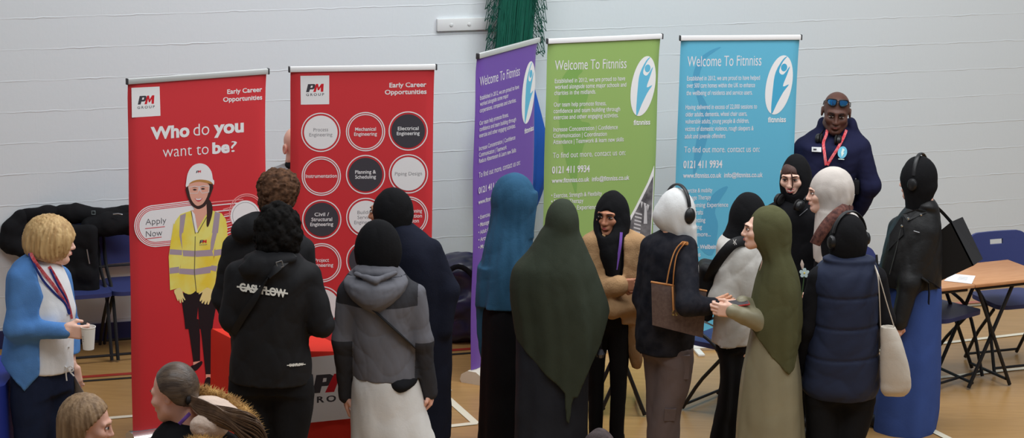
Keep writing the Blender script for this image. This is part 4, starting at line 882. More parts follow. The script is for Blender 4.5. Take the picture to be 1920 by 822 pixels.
# ---- 1 blonde woman in a blue cardigan
def p_cardigan():
    P=Person('blonde bobbed person in a blue cardigan and white blouse, holding a paper cup',95,402,1.63,'fair'); P.head(96,449,100,4,0,1.05)
    near=arm3(P,(40,522,-.09),(31,618,-.13),(122,621,-.20)); far=arm3(P,(112,520,.12),(128,610,.16),(136,688,.10))
    cardr=[(476,52,82,.07),(488,32,104,.11),(508,16,122,.14),(540,12,134,.155),(580,12,139,.165),(620,9,138,.165),(660,4,138,.165),(700,1,137,.17),(738,-2,134,.17)]
    blr=[(484,62,98,.06),(498,46,114,.10),(520,38,126,.125),(550,35,135,.145),(578,36,141,.155),(612,38,138,.15),(650,36,137,.15),(692,32,138,.155)]
    hd=P.hand(P.w(121,620,-.21),(1,.05,-.12),(.1,1,.0),.85,-1,1.0); h2=P.hand(P.w(137,688,.1),(.15,0,-1),(0,1,0),.6,1,1.)
    P.body(P.w(80,494),[near,far],[hd,h2],pel=P.w(75,700)); P.face(brow=(150,120,90),lip=(186,104,98)); P.shoes(SHOE)
    bl=garment(P,'blouse',blr,cloth('white_blouse',(216,217,218),bump=.15,scale=120,var=.03),seed=5,amp=.003,lam=.06,aniso=(1,1,4))
    q=MB()
    for k,py in enumerate((560,590,628,652)): q.lathe([(.0001,.003),(.005,.002),(.006,-.003)],surf(P,blr,124+k*1.5,py,.003),8,Matrix.Rotation(PI/2,3,'X'))
    P.mb('buttons',q,mat('button',(170,168,164),.4),bl)
    q=MB(); c=surf(P,blr,126,690,.012)
    for pts in ([(0,0),(-8,-4),(-12,4),(-4,6),(0,0)],[(0,0),(8,-3),(11,5),(4,6),(0,0)],[(0,0),(-2,10),(-1,24)],[(0,0),(6,8),(12,15)]): q.tube(spline([c+np.array([a*.0029,-.004,-b*.0029]) for a,b in pts],5,False),.004,6)
    P.mb('bow_tie',q,mat('bow_white',(228,226,222),.8),bl)
    edge=hem_px(P,[(0,0),(1,0)]) if 0 else None
    E_=[P.w(x,y,-.13) for x,y in ((52,470),(60,490),(72,530),(82,556),(76,580),(76,620),(76,690),(74,735))]; ez=np.array([e[2] for e in E_])[::-1]; ex=np.array([e[0] for e in E_])[::-1]
    def post(f):
        def fld(X,Y,Z):
            e=np.interp(Z.ravel(),ez,ex).reshape(Z.shape).astype(f32); return np.minimum(np.minimum(X-e,.05-Y+0*X),X*0+9) 
        f.field(lambda X,Y,Z:-np.maximum(e_(Z)-X, Y-.07),0) if 0 else f.field(lambda X,Y,Z:np.minimum(X-np.interp(Z.ravel(),ez,ex).reshape(Z.shape).astype(f32),.06-Y),0)
        f.cap(*near[:2],.066,.06,.03); f.cap(near[1],near[2],.06,.041,.03)
    ca=garment(P,'cardigan',cardr,cloth('cardigan_blue',(82,128,186),bump=.3,scale=160,var=.06),[far],seed=8,amp=.007,lam=.13,post=post,hemf=hem_px(P,[(-30,680),(0,692),(20,708),(47,734),(75,702),(100,690),(150,690)],-.15),r=(.06,.055,.045))
    legs(P,cloth('jean_navy',(28,36,58)),[(690,22,100,.10,-.06),(760,20,98,.1),(822,28,86,.09),(900,32,82,.08),(955,36,80,.07)],[(690,50,138,.1,.06),(760,66,138,.1),(822,84,132,.09),(900,88,128,.08),(955,90,126,.07)],[(680,30,138,.145),(700,24,138,.15),(730,22,138,.14)])
    f=SDF(); crown(P,f,[(401,86,112,.05),(405,68,126,.08),(414,57,135,.098),(428,48,142,.108),(448,43,141,.113),(466,45,132,.113),(478,56,124,.105),(484,78,112,.09)],(),.02)
    a=P.w(123,440,0); P.hf(f).ell((0,-.125,-.075),(.07,.056,.098),.015,'s'); f.frame(); f.disp=lambda X,Y,Z:(.0035*np.sin(np.arctan2(Y,X-P.hc[0])*26+6*np.sin(Z*14))+.002*np.sin(np.arctan2(Y,X-P.hc[0])*61+Z*20)).astype(f32)
    P.add('hair',mat('hair_blonde',(200,168,118),.5,.6,30,var=.18,stretch=(5,5,.35),c2=(164,130,86),vscale=10),f,.007)
    RL=mat('lanyard_red',(196,40,52),.6,c2=(206,120,124),var=.1,vscale=60); BL=mat('lanyard_blue',(36,52,120),.6)
    S_=lambda x,y,o=.008:surf(P,blr,x,y,o)
    lanyard(P,[P.w(56,472,-.08),P.w(64,488,-.13),S_(80,510,.02),S_(100,535,.012),S_(120,565,.01),S_(133,596,.01)],RL); lanyard(P,[S_(92,500,.03),S_(104,520,.014),S_(120,550,.012),S_(129,575,.012),S_(134,598,.012)],RL)
    lanyard(P,[P.w(54,476,-.09),P.w(66,500,-.14),S_(80,525,.016),S_(100,548,.012),S_(122,570,.012),S_(129,590,.012)],BL,wdt=.007); lanyard(P,[S_(94,505,.026),S_(108,535,.018),S_(124,562,.016),S_(131,590,.016)],BL,wdt=.006)
    # cup she holds, the sheet in her other hand
    c=P.o+P.w(166,655,-.205); q=MB(); t=empty('paper_cup',c,'white paper cup held by the person in the blue cardigan','cup'); q.lathe([(.0001,.003),(.027,.003),(.027,0),(.0285,.0),(.0375,.115),(.0395,.117),(.0395,.121),(.037,.121),(.036,.115),(.027,.012),(.0001,.012)],n=28); q.build('cup_body',mat('cup_white',(226,226,218),.5),t)
    q=MB(); q.lathe([(.0001,.085),(.0342,.085)],n=24); q.build('drink',mat('drink',(120,110,90),.2),t)
    q=MB(); R0=lambda a,z:(math.cos(a)*(.0288+.0087*z/.115+.0006),math.sin(a)*(.0288+.0087*z/.115+.0006),z)
    for k in range(8): q.add([R0(-2.5+k*.04,.075-(k%3)*.012),R0(-2.46+k*.04,.075-(k%3)*.012),R0(-2.46+k*.04,.068-(k%3)*.012),R0(-2.5+k*.04,.068-(k%3)*.012)],[(0,1,2,3)])
    q.build('printed_mark',mat('cup_print',(90,96,84),.6),t,smooth=False)
    q=MB(); Z=[P.w(137,702,.06),P.w(160,742,.03),P.w(146,760,.12),P.w(133,712,.14)]; q.add(Z+[z+np.array([.0015,0,.0015]) for z in Z],[(0,1,2,3),(7,6,5,4),(0,4,5,1),(1,5,6,2),(2,6,7,3),(3,7,4,0)]); o=q.build('paper',mat('paper_grey',(176,178,184),.7),loc=Vector(P.o),smooth=False); tag(o,'grey-white folded paper in the lowered hand of the person in the blue cardigan','paper')
p_cardigan()
# ---- 2 curly-haired boy
def p_curly():
    P=Person('curly brown-haired person in a black hooded top, behind the lettered jacket',520,318,1.83,'fair'); P.head(524,368,158,4,0,.98)
    L=arm3(P,(441,462,0),(420,560,.02),(447,622,.14)); R=arm3(P,(566,468,.02),(578,560,.06),(545,606,.16))
    P.body(P.w(515,425),[L,R],[P.hand(L[2],(.5,.7,-.2),(1,-.2,0),.7,-1),P.hand(R[2],(-.5,.7,-.2),(-1,-.2,0),.7,1)],pel=P.w(512,700)); P.face(); P.shoes(SHOE)
    def hood(f): f.ell(P.w(472,426,-.10),(.115,.085,.075),.03,R=rotm(0,0,-25)); f.ell(P.w(515,420,-.02),(.12,.10,.05),.03)
    garment(P,'hoodie',[(412,482,548,.08),(428,452,560,.12),(448,434,572,.15),(480,424,578,.16),(540,428,578,.16),(620,432,580,.16),(700,436,580,.16),(730,438,578,.16)],cloth('hoodie_black',(34,34,36)),[L,R],seed=21,amp=.007,extra=hood,r=(.07,.062,.05))
    f=SDF(); crown(P,f,[(315,506,540,.05),(320,494,551,.08),(332,485,560,.1),(350,482,562,.112),(370,484,556,.112),(392,488,546,.1),(402,494,534,.08)],(),.02); w1,w2=wrinkle(31,.013,.04),wrinkle(32,.009,.02); f.disp=lambda X,Y,Z:w1(X,Y,Z)+w2(X,Y,Z)
    P.hf(f).ell((0,-.115,-.05),(.085,.06,.1),.01,'s'); f.frame(); P.add('hair',mat('hair_curly',(96,68,50),.85,.9,70,c2=(60,42,32),var=.2,vscale=45,spec=.12),f,.006)
    legs(P,BLK,[(700,440,512,.09),(822,446,508,.08),(915,450,505,.07)],[(700,508,580,.09),(822,512,572,.08),(915,515,568,.07)],[(690,440,578,.14),(720,440,578,.14)])
p_curly()
# ---- 3 boy in the lettered black jacket
def p_cash():
    P=Person('black-haired person seen from behind in a black jacket with white lettering',515,380,1.77,'fair'); P.head(519,432,176,4,0,.95)
    L=arm3(P,(449,515,0),(437,598,-.02),(470,604,.20)); R=arm3(P,(577,520,0),(603,608,-.02),(560,598,.21))
    P.body(P.w(512,485),[L,R],[P.hand(L[2],(.6,.6,.1),(1,-.2,0),.6,-1),P.hand(R[2],(-.6,.6,.1),(-1,-.2,0),.6,1)],pel=P.w(510,720),hipw=.1); P.face(); P.shoes(SHOE)
    jr=[(460,496,548,.07),(474,474,560,.10),(490,452,574,.13),(512,434,588,.155),(550,430,588,.165),(600,434,580,.165),(640,435,578,.165),(680,432,584,.17),(713,430,583,.17)]
    def ex(f): f.ell(P.w(506,486,-.08),(.135,.075,.045),.025); f.ell(P.w(492,506,-.13),(.125,.045,.06),.03)
    J=garment(P,'jacket',jr,cloth('jacket_black',(30,30,32),.7,.3,30),[L,R],seed=41,amp=.008,lam=.14,extra=ex,r=(.075,.066,.055),h=.008)
    WM=mat('print_white',(226,222,214),.7)
    cloth_text(P,jr,'CASHFLOW',449,545,536,558,14,WM,'back_lettering',J,.05,(444,539.5,540,552.5,3.2)); cloth_text(P,jr,'CASHFLOW',542,688,569,686,5,WM,'hem_lettering',J,.05,(538,686.5,573,684.5,1.5))
    q=MB(); q.tube(spline([surf(P,jr,552,478,.02),surf(P,jr,535,490,.03),surf(P,jr,520,503,.05),surf(P,jr,500,525,.03),surf(P,jr,478,560,.018),surf(P,jr,455,595,.012),surf(P,jr,438,625,.01)],5,False),.022,6,flat=.2,nrm=(.6,0,.8)); st=P.mb('bag_strap',q,mat('strap_black',(18,18,20),.6))
    q=MB(); c=surf(P,jr,524,497,.058)
    for a,b in (((-.017,.012),(.012,.022)),((.012,.022),(.020,-.008)),((.020,-.008),(-.008,-.02)),((-.008,-.02),(-.017,.012))): q.tube([c+np.array([a[0],0,a[1]]),c+np.array([b[0],0,b[1]])],.003,6)
    P.mb('buckle',q,mat('buckle_grey',(120,120,122),.3,metal=.6),st)
    f=SDF(); crown(P,f,[(378,502,534,.05),(383,487,549,.08),(397,476,560,.10),(418,472,567,.118),(438,475,567,.118),(455,481,560,.11),(468,490,545,.09),(473,500,532,.06)],(),.02); w1,w2=wrinkle(51,.016,.07),wrinkle(52,.009,.025); f.disp=lambda X,Y,Z:w1(X,Y,Z)+w2(X,Y,Z)
    P.add('hair',mat('hair_black',(14,13,13),.85,.9,60,c2=(24,22,21),var=.1,vscale=40,spec=.1),f,.0065)
    legs(P,cloth('trouser_black',(24,24,26)),[(705,430,515,.10),(760,431,512,.1),(822,440,510,.095),(900,444,506,.09),(990,450,502,.08)],[(705,500,586,.1),(760,504,588,.1),(822,514,576,.095),(900,518,570,.09),(990,520,566,.08)],[(700,432,582,.15),(730,430,586,.15)])
p_cash()
# ---- 4 girl in the grey jacket and white skirt
def p_grey():
    P=Person('person from behind in a grey hooded jacket, black hijab and long white skirt',710,412,1.60,'pink'); P.head(709,458,172,3,0,1.0)
    L=arm3(P,(654,552,0),(643,640,-.01),(650,742,.03)); R=arm3(P,(776,552,0),(791,640,-.01),(806,736,.03))
    P.body(P.w(708,515),[L,R],[P.hand(P.w(650,738,.03),(0,.05,-1),(1,.2,0),.45,-1,.95),P.hand(P.w(806,732,.03),(0.1,.1,-1),(-1,.1,0),1.1,1,.9)],pel=P.w(715,712)); P.face(); P.shoes(SHOE)
    hijab(P,[(411,700,722,.04),(415,687,735,.065),(425,675,744,.085),(445,666,752,.102),(470,664,753,.105),(486,668,750,.1),(500,674,744,.095),(514,678,738,.09)],BLKH,seed=61,cut=None)
    jr=[(494,676,740,.085),(508,658,756,.11),(530,644,774,.135),(555,646,782,.15),(600,657,778,.15),(650,660,776,.15),(690,661,782,.155),(705,662,785,.155)]
    def ex(f): f.ell(P.w(703,508,-.05),(.115,.085,.045),.02)
    J=garment(P,'jacket',jr,cloth('jacket_grey',(98,98,104),.75,.25,25,var=.05),[L,R],seed=63,amp=.007,lam=.13,h=.0052,extra=ex,r=(.064,.056,.042))
    zy=P.w(700,578,-.13)[2]; xs=P.w(784,560,0)[0]; zl=P.w(650,640,-.05)[2]; xl=P.w(662,660)[0]; xr=P.w(779,660)[0]
    paint(J,cloth('jacket_charcoal',(50,50,54),.75,.25,25,var=.05),lambda c:((c[:,2]>zy)&(c[:,0]<xs)&(c[:,2]<P.w(700,512)[2]))|((c[:,2]<zl)&((c[:,0]<xl)|(c[:,0]>xr))))
    f=SDF(); f.loft(P.rows([(516,652,760,.09,-.03),(526,645,765,.12,-.05),(540,646,762,.135,-.06),(555,655,752,.135,-.065),(570,672,736,.12,-.065),(581,690,720,.10,-.06)]),.02); f.cap(P.w(668,514,-.11),P.w(703,527,-.165),.014,.018,.02); f.cap(P.w(703,527,-.165),P.w(742,512,-.11),.018,.014,.02); f.cap(P.w(662,520,-.115),P.w(703,535,-.20),.007,.008,.008,'s'); f.cap(P.w(703,535,-.20),P.w(750,518,-.115),.008,.007,.008,'s'); f.disp=wrinkle(66,.007,.07); P.add('hood',MATS['jacket_grey'],f,.0075)
    q=MB(); q.tube(spline([surf(P,jr,690,572,.012),surf(P,jr,710,590,.012),surf(P,jr,735,613,.012),surf(P,jr,758,634,.012),surf(P,jr,775,650,.012)],5,False),.026,6,flat=.16,nrm=(.6,0,.8)); P.mb('bag_strap',q,mat('strap_black',(18,18,20),.6))
    garment(P,'undershirt',[(698,700,780,.14),(708,712,784,.160),(716,720,781,.161),(723,734,770,.145)],BLK,seed=3,amp=.002)
    sk=[(698,664,782,.145),(715,660,786,.155),(760,657,796,.17),(822,657,814,.185),(900,655,826,.2),(948,654,830,.205)]
    skirt(P,'skirt',sk,cloth('skirt_white',(204,203,200),bump=.2,scale=90,var=.03),folds=((5,.004,.03,.5,2.5),(9,.004,.022,2,-1.5)),amp=.007)
p_grey()
# ---- 5 tall woman in a navy coat
def p_navy():
    P=Person('tall person in a long navy coat and black hijab, face turned to the circles banner',735,352,1.68,'brown'); P.head(729,396,-108,2,0,1.0)
    L=arm3(P,(716,470,.06),(712,560,.1),(700,610,.12)); R=arm3(P,(806,472,-.03),(838,545,-.05),(830,618,-.08))
    P.body(P.w(748,430),[L,R],[P.hand(L[2],(-.5,.5,-.5),(1,0,0),.6,1),P.hand(P.w(822,612,-.03),(-.3,.1,-1),(-1,0,0),.4,-1,.8)],pel=P.w(775,680)); P.face(); P.shoes(SHOE)
    hijab(P,[(351,723,748,.04),(355,709,760,.065),(365,701,769,.086),(380,697,775,.1),(400,698,776,.104),(414,706,773,.1),(426,716,768,.095),(442,718,770,.09)],BLKH,seed=71,cut=dict(r=(.05,.06,.07)))
    def ex(f): f.ell(P.w(752,430,-.02),(.075,.085,.035),.03,R=rotm(0,0,12))
    garment(P,'coat',[(416,734,768,.075),(426,722,782,.11),(442,712,802,.14),(466,704,822,.165),(500,700,838,.17),(560,700,846,.17),(640,700,848,.17),(720,700,847,.17),(800,702,846,.17),(820,705,845,.17)],DNAVY,[L,R],seed=73,amp=.006,lam=.2,r=(.072,.064,.055),extra=ex,aniso=(1,1,3))
    legs(P,BLK,[(700,720,775,.08),(822,722,768,.07),(900,725,765,.06)],[(700,775,830,.08),(822,780,826,.07),(900,782,824,.06)])
p_navy()
# ---- 6 bald man behind the circles banner
def p_bald():
    P=Person('bald person standing behind the circles banner, half hidden',553,237,1.70,'pink'); P.head(560,277,35,8,0,1.08); 
    L=arm3(P,(515,335,0),(508,420,0),(515,500,0)); R=arm3(P,(606,335,0),(612,420,0),(606,500,0)); P.body(P.w(560,312),[L,R],[P.hand(L[2],(0,0,-1),(1,0,0),.5,1),P.hand(R[2],(0,0,-1),(-1,0,0),.5,-1)],male=1); P.face(brow=(90,70,60)); P.shoes(SHOE)
    J=garment(P,'jacket',[(306,536,590,.08),(316,515,606,.12),(335,504,620,.14),(400,500,622,.15),(500,502,620,.15),(560,505,618,.15)],cloth('jacket_light_grey',(150,150,152)),[L,R],seed=81)
    f=SDF(); f.ell(P.w(560,310,-.02),(.085,.10,.04),.02); P.add('collar',BLK,f,.008)
    legs(P,BLK,[(540,508,560,.09),(700,515,555,.07),(758,518,552,.06)],[(540,556,612,.09),(700,560,605,.07),(758,562,602,.06)])
p_bald()
# ---- 7 woman in the blue hijab
def p_blue():
    P=Person('person in a petrol blue hijab draped to the hips over a black abaya',965,325,1.64,'tan'); P.head(965,370,150,4,0,1.0)
    L=arm3(P,(925,470,.02),(915,550,.08),(950,575,.16)); R=arm3(P,(990,470,.05),(992,540,.12),(970,570,.16))
    P.body(P.w(960,430),[L,R],[P.hand(L[2],(.6,.4,.2),(0,1,0),.6,1),P.hand(R[2],(-.4,.6,.2),(0,1,0),.6,-1)]); P.face(); P.shoes(SHOE)
    def ex(f): f.loft(P.rows([(500,896,950,.10,-.02),(560,893,930,.06),(600,893,925,.035),(650,897,917,.022),(684,905,912,.01)]),.03); f.loft(P.rows([(360,985,1007,.06,.02),(400,985,1004,.06),(440,975,1000,.08)]),.03)
    m=cloth('hijab_petrol',(46,84,112),bump=.3,scale=120,var=.1)
    hijab(P,[(324,953,980,.04),(328,939,992,.065),(337,929,1000,.087),(355,922,1004,.102),(375,921,1005,.106),(400,921,1001,.106),(420,918,998,.112),(440,914,997,.13),(465,908,999,.152),(500,901,1000,.172),(540,896,1000,.178),(570,894,990,.178)],m,ex,dict(c=(0,-.125,-.025),r=(.05,.05,.075)),seed=91,amp=.005,folds=((8,.01,.04,1,4.),(15,.008,.024,0,-4.5)),lam=.10)
    skirt(P,'abaya',[(440,922,990,.11),(480,908,996,.14),(560,904,990,.155),(640,902,986,.165),(740,899,985,.175),(842,895,986,.185)],cloth('abaya_black',(20,20,23)))
p_blue()
# ---- 8 woman in the dark green khimar
def p_green():
    P=Person('person from behind in a long dark green khimar ending in a point',1045,373,1.62,'tan'); P.head(1053,415,172,5,0,.98)
    L=arm3(P,(995,500,0),(985,590,.05),(1030,620,.15)); R=arm3(P,(1098,500,0),(1112,590,.03),(1080,620,.15))
    P.body(P.w(1048,470),[L,R],[P.hand(L[2],(.6,.5,0),(0,1,0),.6,1),P.hand(R[2],(-.5,.6,0),(0,1,0),.6,-1)]); P.face(); P.shoes(SHOE)
    hem=hem_px(P,[(930,560),(955,605),(968,648),(1010,690),(1058,735),(1061,788),(1068,795),(1074,748),(1084,744),(1100,706),(1128,652),(1145,600),(1170,560)],-.18)
    hijab(P,[(372,1042,1062,.035),(376,1033,1072,.06),(386,1027,1080,.082),(400,1024,1084,.1),(420,1022,1086,.106),(435,1012,1088,.112),(450,1003,1094,.13),(475,986,1104,.162),(500,964,1115,.19),(525,956,1124,.2),(560,956,1136,.208),(600,962,1142,.21),(640,968,1141,.21),(700,972,1138,.205),(800,975,1135,.2)],cloth('khimar_green',(50,56,46),bump=.25,scale=160,var=.06),None,None,seed=101,amp=.004,folds=((7,.004,.045,2.2,.5),(12,.0,.035,1,-.4),(19,0,.012,0,.3)),hemf=hem,name='khimar',lam=.16)
    skirt(P,'abaya',[(480,980,1098,.12),(600,968,1104,.16),(720,966,1102,.175),(822,964,1100,.185),(905,962,1102,.19)],cloth('abaya_charcoal',(34,36,42)))
    q=MB(); c=P.w(1126,664,-.1); q.lathe([(.0001,.028),(.012,.024),(.024,.0),(.018,-.02),(.0001,-.026)],c,14); o=q.build('bag_charm',mat('charm_gloss',(40,40,46),.15,spec=.8)); o.location=Vector(P.o); tag(o,'shiny dark bag charm hanging at the right side of the dark green khimar','charm')
    q=MB(); q.tube([c+np.array([0,0,.028]),c+np.array([.003,0,.06]),c+np.array([0,.06,.09])],.003,6); q.build('charm_cord',BLK,o)
p_green()
# ---- 9 woman in the camel coat
def p_camel():
    P=Person('smiling person in a camel fleece coat and black hijab, arms folded in front',1150,358,1.57,'brown','stand visitors'); P.head(1147,400,-27,4,0,.98)
    R=arm3(P,(1112,458,-.02),(1112,548,-.10),(1160,536,-.20)); L=arm3(P,(1194,460,-.02),(1192,566,-.07),(1148,580,-.19))
    P.body(P.w(1150,440),[R,L],[P.hand(P.w(1161,535,-.2),(1,.0,.05),(.0,1,-.1),.75,1,.95),P.hand(L[2],(-1,-.1,0),(0,1,0),.6,-1,.9)],pel=P.w(1150,610)); P.face(lip=(170,84,80),smile=.7); P.shoes(SHOE)
    hijab(P,[(357,1141,1162,.035),(361,1129,1172,.062),(372,1120,1178,.087),(390,1115,1181,.102),(415,1113,1182,.106),(440,1113,1177,.135,-.015),(465,1115,1172,.155,-.02),(490,1122,1168,.155,-.025),(515,1134,1164,.14,-.035)],BLKH,cut=dict(c=(0.008,-.11,-.03),r=(.048,.06,.08)),seed=111,amp=.005,folds=((5,0,.05,1,1),))
    CM=cloth('camel_fleece',(166,132,96),.95,.6,110,var=.1)
    def ex(f): f.loft(P.rows([(575,1162,1199,.10,.0),(640,1171,1203,.08),(676,1180,1205,.06),(690,1186,1202,.04)]),.03);
    def post(f):
        a=P.w(1150,480)[0]; 
        f.field(lambda X,Y,Z:np.minimum(.052-np.abs(X-a),-.02-Y),0); sleeves(f,[R,L],(.068,.066,.058))
    cr=[(424,1126,1176,.09),(434,1110,1192,.115),(446,1099,1203,.13),(462,1097,1208,.14),(500,1104,1204,.15),(550,1112,1200,.15),(598,1118,1197,.145)]
    CO=garment(P,'coat',[(433,1114,1188,.10),(438,1106,1196,.12),(446,1099,1203,.13),(462,1097,1208,.14),(500,1104,1204,.15),(550,1112,1200,.15),(598,1118,1197,.145)],CM,[],seed=113,amp=.006,lam=.08,extra=ex,post=post)
    garment(P,'top',[(440,1122,1180,.10),(470,1118,1186,.12),(540,1120,1186,.12),(606,1122,1186,.12)],BLK,seed=5,amp=.003)
    legs(P,cloth('trouser_black',(24,24,26)),[(596,1100,1150,.09,.02),(660,1101,1136,.08),(740,1102,1132,.075),(800,1104,1130,.07),(866,1106,1130,.065)],[(590,1134,1186,.09,-.02),(660,1141,1180,.08),(740,1144,1174,.075),(800,1142,1170,.07),(866,1140,1168,.065)],[(585,1118,1186,.12),(610,1112,1186,.11)])
    lanyard(P,[P.w(1165,436,-.14),P.w(1163,460,-.16),P.w(1159,485,-.165),P.w(1155,506,-.17)],mat('lanyard_purple',(122,84,176),.6),wdt=.009)
p_camel()
# ---- 10 woman with the white hijab, headphones and brown tote
def p_white():
    P=Person('person in a white hijab and dark patterned jacket with a brown tote on the arm',1265,352,1.68,'tan'); P.head(1272,396,128,3,0,1.0)
    R=arm3(P,(1284,466,-.10),(1290,572,-.30),(1336,575,-.24)); L=arm3(P,(1224,466,.04),(1208,560,.05),(1240,600,.14))
    P.body(P.w(1262,440),[R,L],[P.hand(P.w(1335,574,-.24),(.9,.25,.3),(0,1,-.2),.55,1,.95),P.hand(L[2],(.6,.5,0),(0,1,0),.6,-1)],pel=P.w(1250,650)); P.face(); P.shoes(SHOE)
    def ex(f): f.ell(P.w(1243,405,.0),(.055,.07,.06),.04); f.loft(P.rows([(425,1268,1305,.07,.0),(450,1276,1307,.06),(480,1285,1308,.045),(510,1295,1310,.03),(532,1303,1309,.012)]),.03)
    hijab(P,[(352,1256,1285,.04),(357,1245,1296,.066),(368,1239,1301,.087),(385,1233,1303,.1),(400,1231,1304,.105),(415,1234,1304,.105),(428,1242,1302,.1),(442,1254,1300,.09)],cloth('hijab_white',(206,207,206),bump=.2,scale=130,var=.03),ex,dict(r=(.05,.06,.075)),seed=121,amp=.0035,folds=((8,.01,.03,1,3),(13,.006,.015,0,-2)))
    J=garment(P,'jacket',[(430,1244,1284,.08),(440,1226,1294,.11),(455,1214,1300,.14),(490,1206,1304,.16),(540,1200,1304,.165),(600,1193,1304,.17),(640,1191,1302,.17),(657,1193,1298,.165)],cloth('jacket_camo',(38,38,44),.8,.3,40,c2=(20,22,30),vscale=16),[R,L],seed=123,amp=.006,r=(.072,.062,.048))
    q=MB(); q.tube([R[2]-(R[2]-R[1])*.06,R[2]+(R[2]-R[1])*.08],[.043,.04],14); P.mb('white_cuff',q,cloth('cuff_white',(214,212,206)),J)
    legs(P,cloth('cargo_taupe',(96,84,82),var=.06),[(650,1204,1262,.1,.05),(720,1210,1250,.09),(790,1212,1240,.085),(888,1214,1236,.08)],[(650,1226,1298,.11,-.04),(690,1230,1299,.11),(730,1228,1292,.1),(770,1222,1278,.095),(822,1217,1274,.09),(888,1214,1268,.085)],[(645,1202,1298,.15),(665,1204,1298,.14)])
    q=MB()
    for x0,y0,x1,y1 in ((1262,668,1294,712),(1247,768,1268,790)):
        Q=[P.w(x0,y0,-.15),P.w(x1,y0,-.14),P.w(x1-3,y1,-.13),P.w(x0-2,y1,-.145)]; q.add(Q+[p+np.array([0,.03,0]) for p in Q],[(0,1,2,3),(7,6,5,4),(0,4,5,1),(1,5,6,2),(2,6,7,3),(3,7,4,0)])
    P.mb('cargo_pocket',q,MATS['cargo_taupe'])
    headphones(P,'black over-ear headphones worn over the white hijab',up=.130,w=.100,cr=.042)
    t=empty('tote_bag',P.o+P.w(1270,620,-.20),'brown leather tote bag with tan straps under the arm of the white hijab wearer','bag'); O=P.w(1270,620,-.20); TN=mat('tan_leather',(176,118,66),.5); BRN=mat('brown_leather',(96,78,70),.5,.2,180,spec=.4,c2=(84,66,60),vscale=60)
    def Wp(x,y,d): return P.w(x,y,-.20+d)-O
    f=SDF(); 
    rows=[]; 
    TL,TR,BR,BL=(1221,529),(1325,546),(1318,634),(1223,610)
    q=MB(); V=[];n=9
    for d in (-.045,.055):
        for j in range(n):
            for i in range(n):
                u=i/(n-1);v=j/(n-1); x=(TL[0]*(1-u)+TR[0]*u)*(1-v)+(BL[0]*(1-u)+BR[0]*u)*v; y=(TL[1]*(1-u)+TR[1]*u)*(1-v)+(BL[1]*(1-u)+BR[1]*u)*v
                bul=.35+.65*v**.6; V.append(Wp(x,y,d*bul*(1.15-.55*abs(2*u-1)**3)))
    Fs=[]
    for s_ in (0,n*n):
        for j in range(n-1):
            for i in range(n-1): Fs.append((s_+j*n+i,s_+j*n+i+1,s_+(j+1)*n+i+1,s_+(j+1)*n+i))
    for i in range(n-1): Fs+=[((n-1)*n+i,(n-1)*n+i+1,n*n+(n-1)*n+i+1,n*n+(n-1)*n+i),(i*n,(i+1)*n,n*n+(i+1)*n,n*n+i*n),(i*n+n-1,(i+1)*n+n-1,n*n+(i+1)*n+n-1,n*n+i*n+n-1)]
    q.add(V,Fs); bag=q.build('bag_body',BRN,t)
    q=MB(); top=[V[i] for i in range(n)]+[V[n*n+i] for i in range(n)][::-1]; q.tube(top,.0055,6,closed=True); q.build('rim',TN,t)
    for p in ([(1250,531,-.035),(1256,500,-.03),(1266,470,.0),(1280,456,.02),(1296,462,.07)],[(1262,538,-.02),(1264,505,-.02),(1270,476,.01),(1285,457,.03),(1298,463,.07)]):
        q=MB(); q.tube(spline([Wp(*z) for z in p],6,False),.011,6,flat=.35,nrm=(1,0,0)); q.build('strap',TN,t)
    q=MB(); q.tube([Wp(1261,538,-.03),Wp(1262,560,-.06),Wp(1263,582,-.065)],.006,6); fob=q.build('key_fob',TN,t)
    q=MB(); c=Wp(1264,588,-.068)
    for k in range(4): q.lathe([(.0001,.008),(.007,.004),(.008,-.004),(.0001,-.008)],c+np.array([.012*math.cos(k*2.1),-.003*k,.010*math.sin(k*1.9)]),8)
    q.build('metal_charm',mat('gold_metal',(200,170,110),.2,metal=.9),fob)
p_white()
